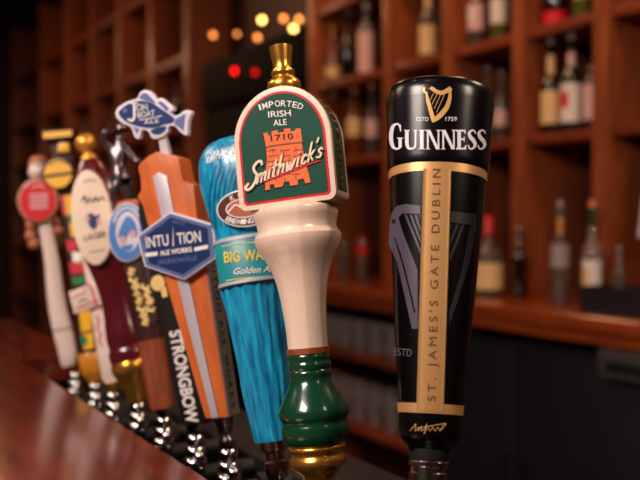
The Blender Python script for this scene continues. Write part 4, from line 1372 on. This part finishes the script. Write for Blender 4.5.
# ------------------------------------------------------------------ the dark alcove, its fridge and bulbs
XW = -11.5
xo0, xo1 = px_x(190), PX[0]
M['fridge'] = mat('fridge_black', (7, 5, 5), 0.7, spec=0.15)
fr = thing('tall_fridge', 'tall black drinks fridge with two red lights in the dark alcove', 'fridge', ((xo0 + xo1) / 2, 2.3, 0))
hf_ = (xo1 - xo0) / 2 - 0.1
mb = MB(); mb.box(-hf_, hf_, -0.05, 0.13, 0.1, 2.3); mb.build('body', M['fridge'], fr, bevel=0.01)
mb = MB(); mb.box(-hf_, hf_, -0.12, -0.052, 2.02, 2.3); hd_ = mb.build('header', M['fridge'], fr, bevel=0.006)
for i in range(2):
    mb = MB(); mb.box(-hf_ + i * hf_ + 0.01, -hf_ + (i + 1) * hf_ - 0.01, -0.1, -0.052, 0.14, 2.0); dd = mb.build('door', M['fridge'], fr, bevel=0.006)
    mb = MB(); xx = -0.06 if i == 0 else 0.06; mb.tube([(xx, -0.13, 0.8), (xx, -0.13, 1.4)], 0.012, 10)
    for zz in (0.82, 1.38):
        mb.tube([(xx, -0.13, zz), (xx, -0.1, zz)], 0.008, 8)
    mb.build('handle', M['blacksoft'], dd)
mb = MB(); mb.box(-hf_ + 0.02, hf_ - 0.02, -0.02, 0.12, 0, 0.1); mb.build('plinth', M['blacksoft'], fr)
for px, py, m_ in ((234.5, 71, 'redled'), (255, 72.5, 'reddim')):
    p = on_y(px, py, 2.3 - 0.125)
    mb = MB(); mb.ball((p.x - fr.location.x, -0.122, p.z), 0.016, 12, 8); mb.build('indicator_light', M[m_], hd_)
bulbs = [(213, 35, 'bulbdim', 'copper-coloured bulb, leftmost over the black fridge'), (237, 34, 'bulbdim', 'dim bulb, second from left over the black fridge'), (257.5, 37.5, 'bulbdim', 'orange bulb just above and left of the gold finial'), (262, 20, 'bulb', 'brightest pale bulb above the gold finial'), (283.5, 18.5, 'bulbdim', 'amber bulb directly above the gold finial'), (293.5, 28.5, 'bulb', 'lower bulb of the cluster right of the gold finial'), (299, 19.5, 'bulbdim', 'right upper bulb of the cluster beside the post')]
for k, (px, py, m_, lb_) in enumerate(bulbs):
    yb_ = 1.98 + 0.03 * (k % 3)
    p = on_y(px, py, yb_)
    o = thing('hanging_bulb', lb_, 'light bulb', p, 0, 'small bulbs hanging over the black fridge')
    mb = MB(); mb.ball((0, 0, 0), 0.015 if px != 237 else 0.011, 14, 10); mb.build('globe', M[m_], o)
    mb = MB(); mb.lathe([(0.009, 0.006), (0.024, 0.006), (0.026, 0.003)], 12); mb.build('socket', M['cord'], o)
    mb = MB(); mb.tube([(0, 0, 0.024), (0, 0, 3.598 - p.z)], 0.002, 6); mb.build('cord', M['cord'], o)

# ------------------------------------------------------------------ far wooden cabinets at left
LX0 = px_x(8)
lp = [px_x(q) for q in (186, 150, 118, 92, 66, 40, 12)]
fc_ = thing('far_cabinet', 'far brown wooden cabinet wall with dark compartments at upper left', 'cabinet', ((lp[0] + lp[-1]) / 2, 2.25, 0))
fx, fyy = fc_.location.x, 2.25
for x in lp:
    mb = MB(); mb.box(x - 0.045 - fx, x + 0.045 - fx, SHELFY - fyy, BK - 0.02 - fyy, 0, 3.55); mb.build('post', M['post'], fc_, bevel=0.004)
lp_s = sorted(lp)
for a, b in zip(lp_s, lp_s[1:]):
    for z in (0.5, 1.05, 1.5, 1.95, 2.4, 2.95):
        mb = MB(); mb.box(a + 0.045 - fx, b - 0.045 - fx, SHELFY + 0.01 - fyy, BK - 0.02 - fyy, z - 0.05, z); mb.build('shelf', M['shelf'], fc_, smooth=False)
mb = MB(); mb.box(lp_s[0] - fx, lp_s[-1] - fx, BK - 0.02 - fyy, BK - fyy, 0, 3.55); mb.build('back_panel', M['panel'], fc_, smooth=False)
fi = 0
far_desc = ['first bay from the alcove', 'second bay from the alcove', 'third bay from the alcove', 'fourth bay from the alcove', 'fifth bay from the alcove', 'last bay at the far end']
rev = lp_s[::-1]
for bi, (b, a) in enumerate(zip(rev, rev[1:])):
    for z, zn in ((1.95, 'upper'), (1.5, 'middle'), (1.05, 'lower')):
        for k in range(2):
            mm_ = [M['darkglass'], M['smoked'], M['darkglass'], M['amber']][fi % 4]
            x = a + (b - a) * (0.33 + 0.34 * k)
            o = thing('liquor_bottle', 'far %s bottle, %s of two on the %s shelf, %s' % (['black', 'smoky', 'dark', 'amber'][fi % 4], ('farther', 'nearer')[k], zn, far_desc[bi]), 'bottle', (x, SHELFY + 0.12, z + 0.0005), 0, 'bottles in the far cabinet')
            mb = MB(); mb.lathe([(0, 0.036), (0.004, 0.04), (0.16, 0.04), (0.2, 0.018), (0.27, 0.014)], 20); mb.build('glass_body', mm_, o, angle=60)
            mb = MB(); mb.lathe([(0.268, 0.016), (0.298, 0.016), (0.3, 0.012)], 16); mb.build('cap', [M['greycap'], M['goldcap']][fi % 2], o)
            if fi % 3 == 1:
                mb = MB(); mb.lathe([(0.04, 0.0402), (0.04, 0.0408), (0.13, 0.0408), (0.13, 0.0402)], 24); mb.build('label', [M['tanlabel'], M['greylabel']][fi % 2], o)
            fi += 1

# ------------------------------------------------------------------ the room
XE = 2.5
mb = MB(); mb.box(XW, XE, -4.5, 2.6, -0.05, 0.0); struct('floor', mb, M['floor'])
mb = MB(); mb.box(XW, XE, -4.5, 2.6, 3.6, 3.65); struct('ceiling', mb, M['ceil'])
mb = MB(); mb.box(XW, XE, BK + 0.001, 2.6, 0.0, 3.6); struct('wall_back', mb, M['panel'])
mb = MB(); mb.box(XW - 0.1, XW, -4.5, 2.6, 0.0, 3.6); struct('wall_left', mb, M['panel'])
mb = MB(); mb.box(XE, XE + 0.1, -4.5, 2.6, 0.0, 3.6); struct('wall_right', mb, M['panel'])
mb = MB(); mb.box(XW, XE, -4.6, -4.5, 0.0, 3.6); struct('wall_front', mb, M['panel'])


# ------------------------------------------------------------------ lights
def area(name, loc, target, size, power, col, sizey=None):
    l = bpy.data.lights.new(name, 'AREA')
    l.energy = power
    l.color = col
    l.size = size
    if sizey:
        l.shape = 'RECTANGLE'
        l.size_y = sizey
    o = bpy.data.objects.new(name, l)
    COL.objects.link(o)
    o.location = loc
    o.rotation_euler = (Vector(target) - Vector(loc)).to_track_quat('-Z', 'Y').to_euler()
    return o


def spot(name, loc, target, power, col, ang=60, r=0.04):
    l = bpy.data.lights.new(name, 'SPOT')
    l.energy = power
    l.color = col
    l.spot_size = math.radians(ang)
    l.spot_blend = 0.6
    l.shadow_soft_size = r
    o = bpy.data.objects.new(name, l)
    COL.objects.link(o)
    o.location = loc
    o.rotation_euler = (Vector(target) - Vector(loc)).to_track_quat('-Z', 'Y').to_euler()
    return o


WARM = (1.0, 0.80, 0.62)
AMB = (1.0, 0.55, 0.29)
area('key_lamp', (-0.25, -1.15, 2.45), (-0.7, 0.38, 1.28), 0.7, 46, (1.0, 0.86, 0.76), 0.5)
area('side_fill', (0.5, 0.75, 2.1), (-0.65, 0.38, 1.25), 0.3, 8, WARM)  # added fill that lifts the shaded right sides of the handles
area('back_rim_fill', (-0.35, 1.45, 2.5), (-0.85, 0.38, 1.2), 0.3, 9, WARM)  # added rim fill from behind, brightens the dark side faces of the handles
area('bar_lamp', (-1.9, -0.9, 2.5), (-1.3, 0.38, 1.2), 0.5, 10, WARM)
spot('glass_glint_spot', (-1.0, 0.9, 2.6), (-2.0, 2.0, 0.7), 9, WARM, 40, 0.04)  # added spot, only there to put highlights on the low-shelf glasses
for x in (-0.3, -1.1, -1.9):
    spot('downlight', (x, -0.25, 3.0), (x, 0.3, 1.1), 4, WARM, 70, 0.05)
for x in (-1.3, -2.3, -3.3):
    area('shelf_lamp', (x, 1.5, 3.1), (x, 2.2, 1.5), 0.35, 7.5, AMB)
for x in (-6.0, -8.0):
    area('far_lamp', (x, 1.0, 3.0), (x, 2.2, 1.6), 0.4, 9, AMB)

w = bpy.data.worlds.new('World')
S.world = w
w.use_nodes = True
w.node_tree.nodes['Background'].inputs[0].default_value = (0.02, 0.010, 0.006, 1)
w.node_tree.nodes['Background'].inputs[1].default_value = 1.0

# ------------------------------------------------------------------ camera
cd = bpy.data.cameras.new('Camera')
cam = bpy.data.objects.new('Camera', cd)
COL.objects.link(cam)
cam.location = CAM
cam.rotation_euler = (PI / 2 - PITCH, 0, YAW)
cd.sensor_width = 36
cd.lens = 36 * FPX / 640
cd.clip_start = 0.02
cd.dof.use_dof = True
cd.dof.focus_distance = 0.725
cd.dof.aperture_fstop = 4.9
S.camera = cam
vs = S.view_settings
vs.view_transform = 'Standard'
vs.look = 'None'
vs.gamma = 1
vs.exposure = 0.0
vs.use_curve_mapping = False
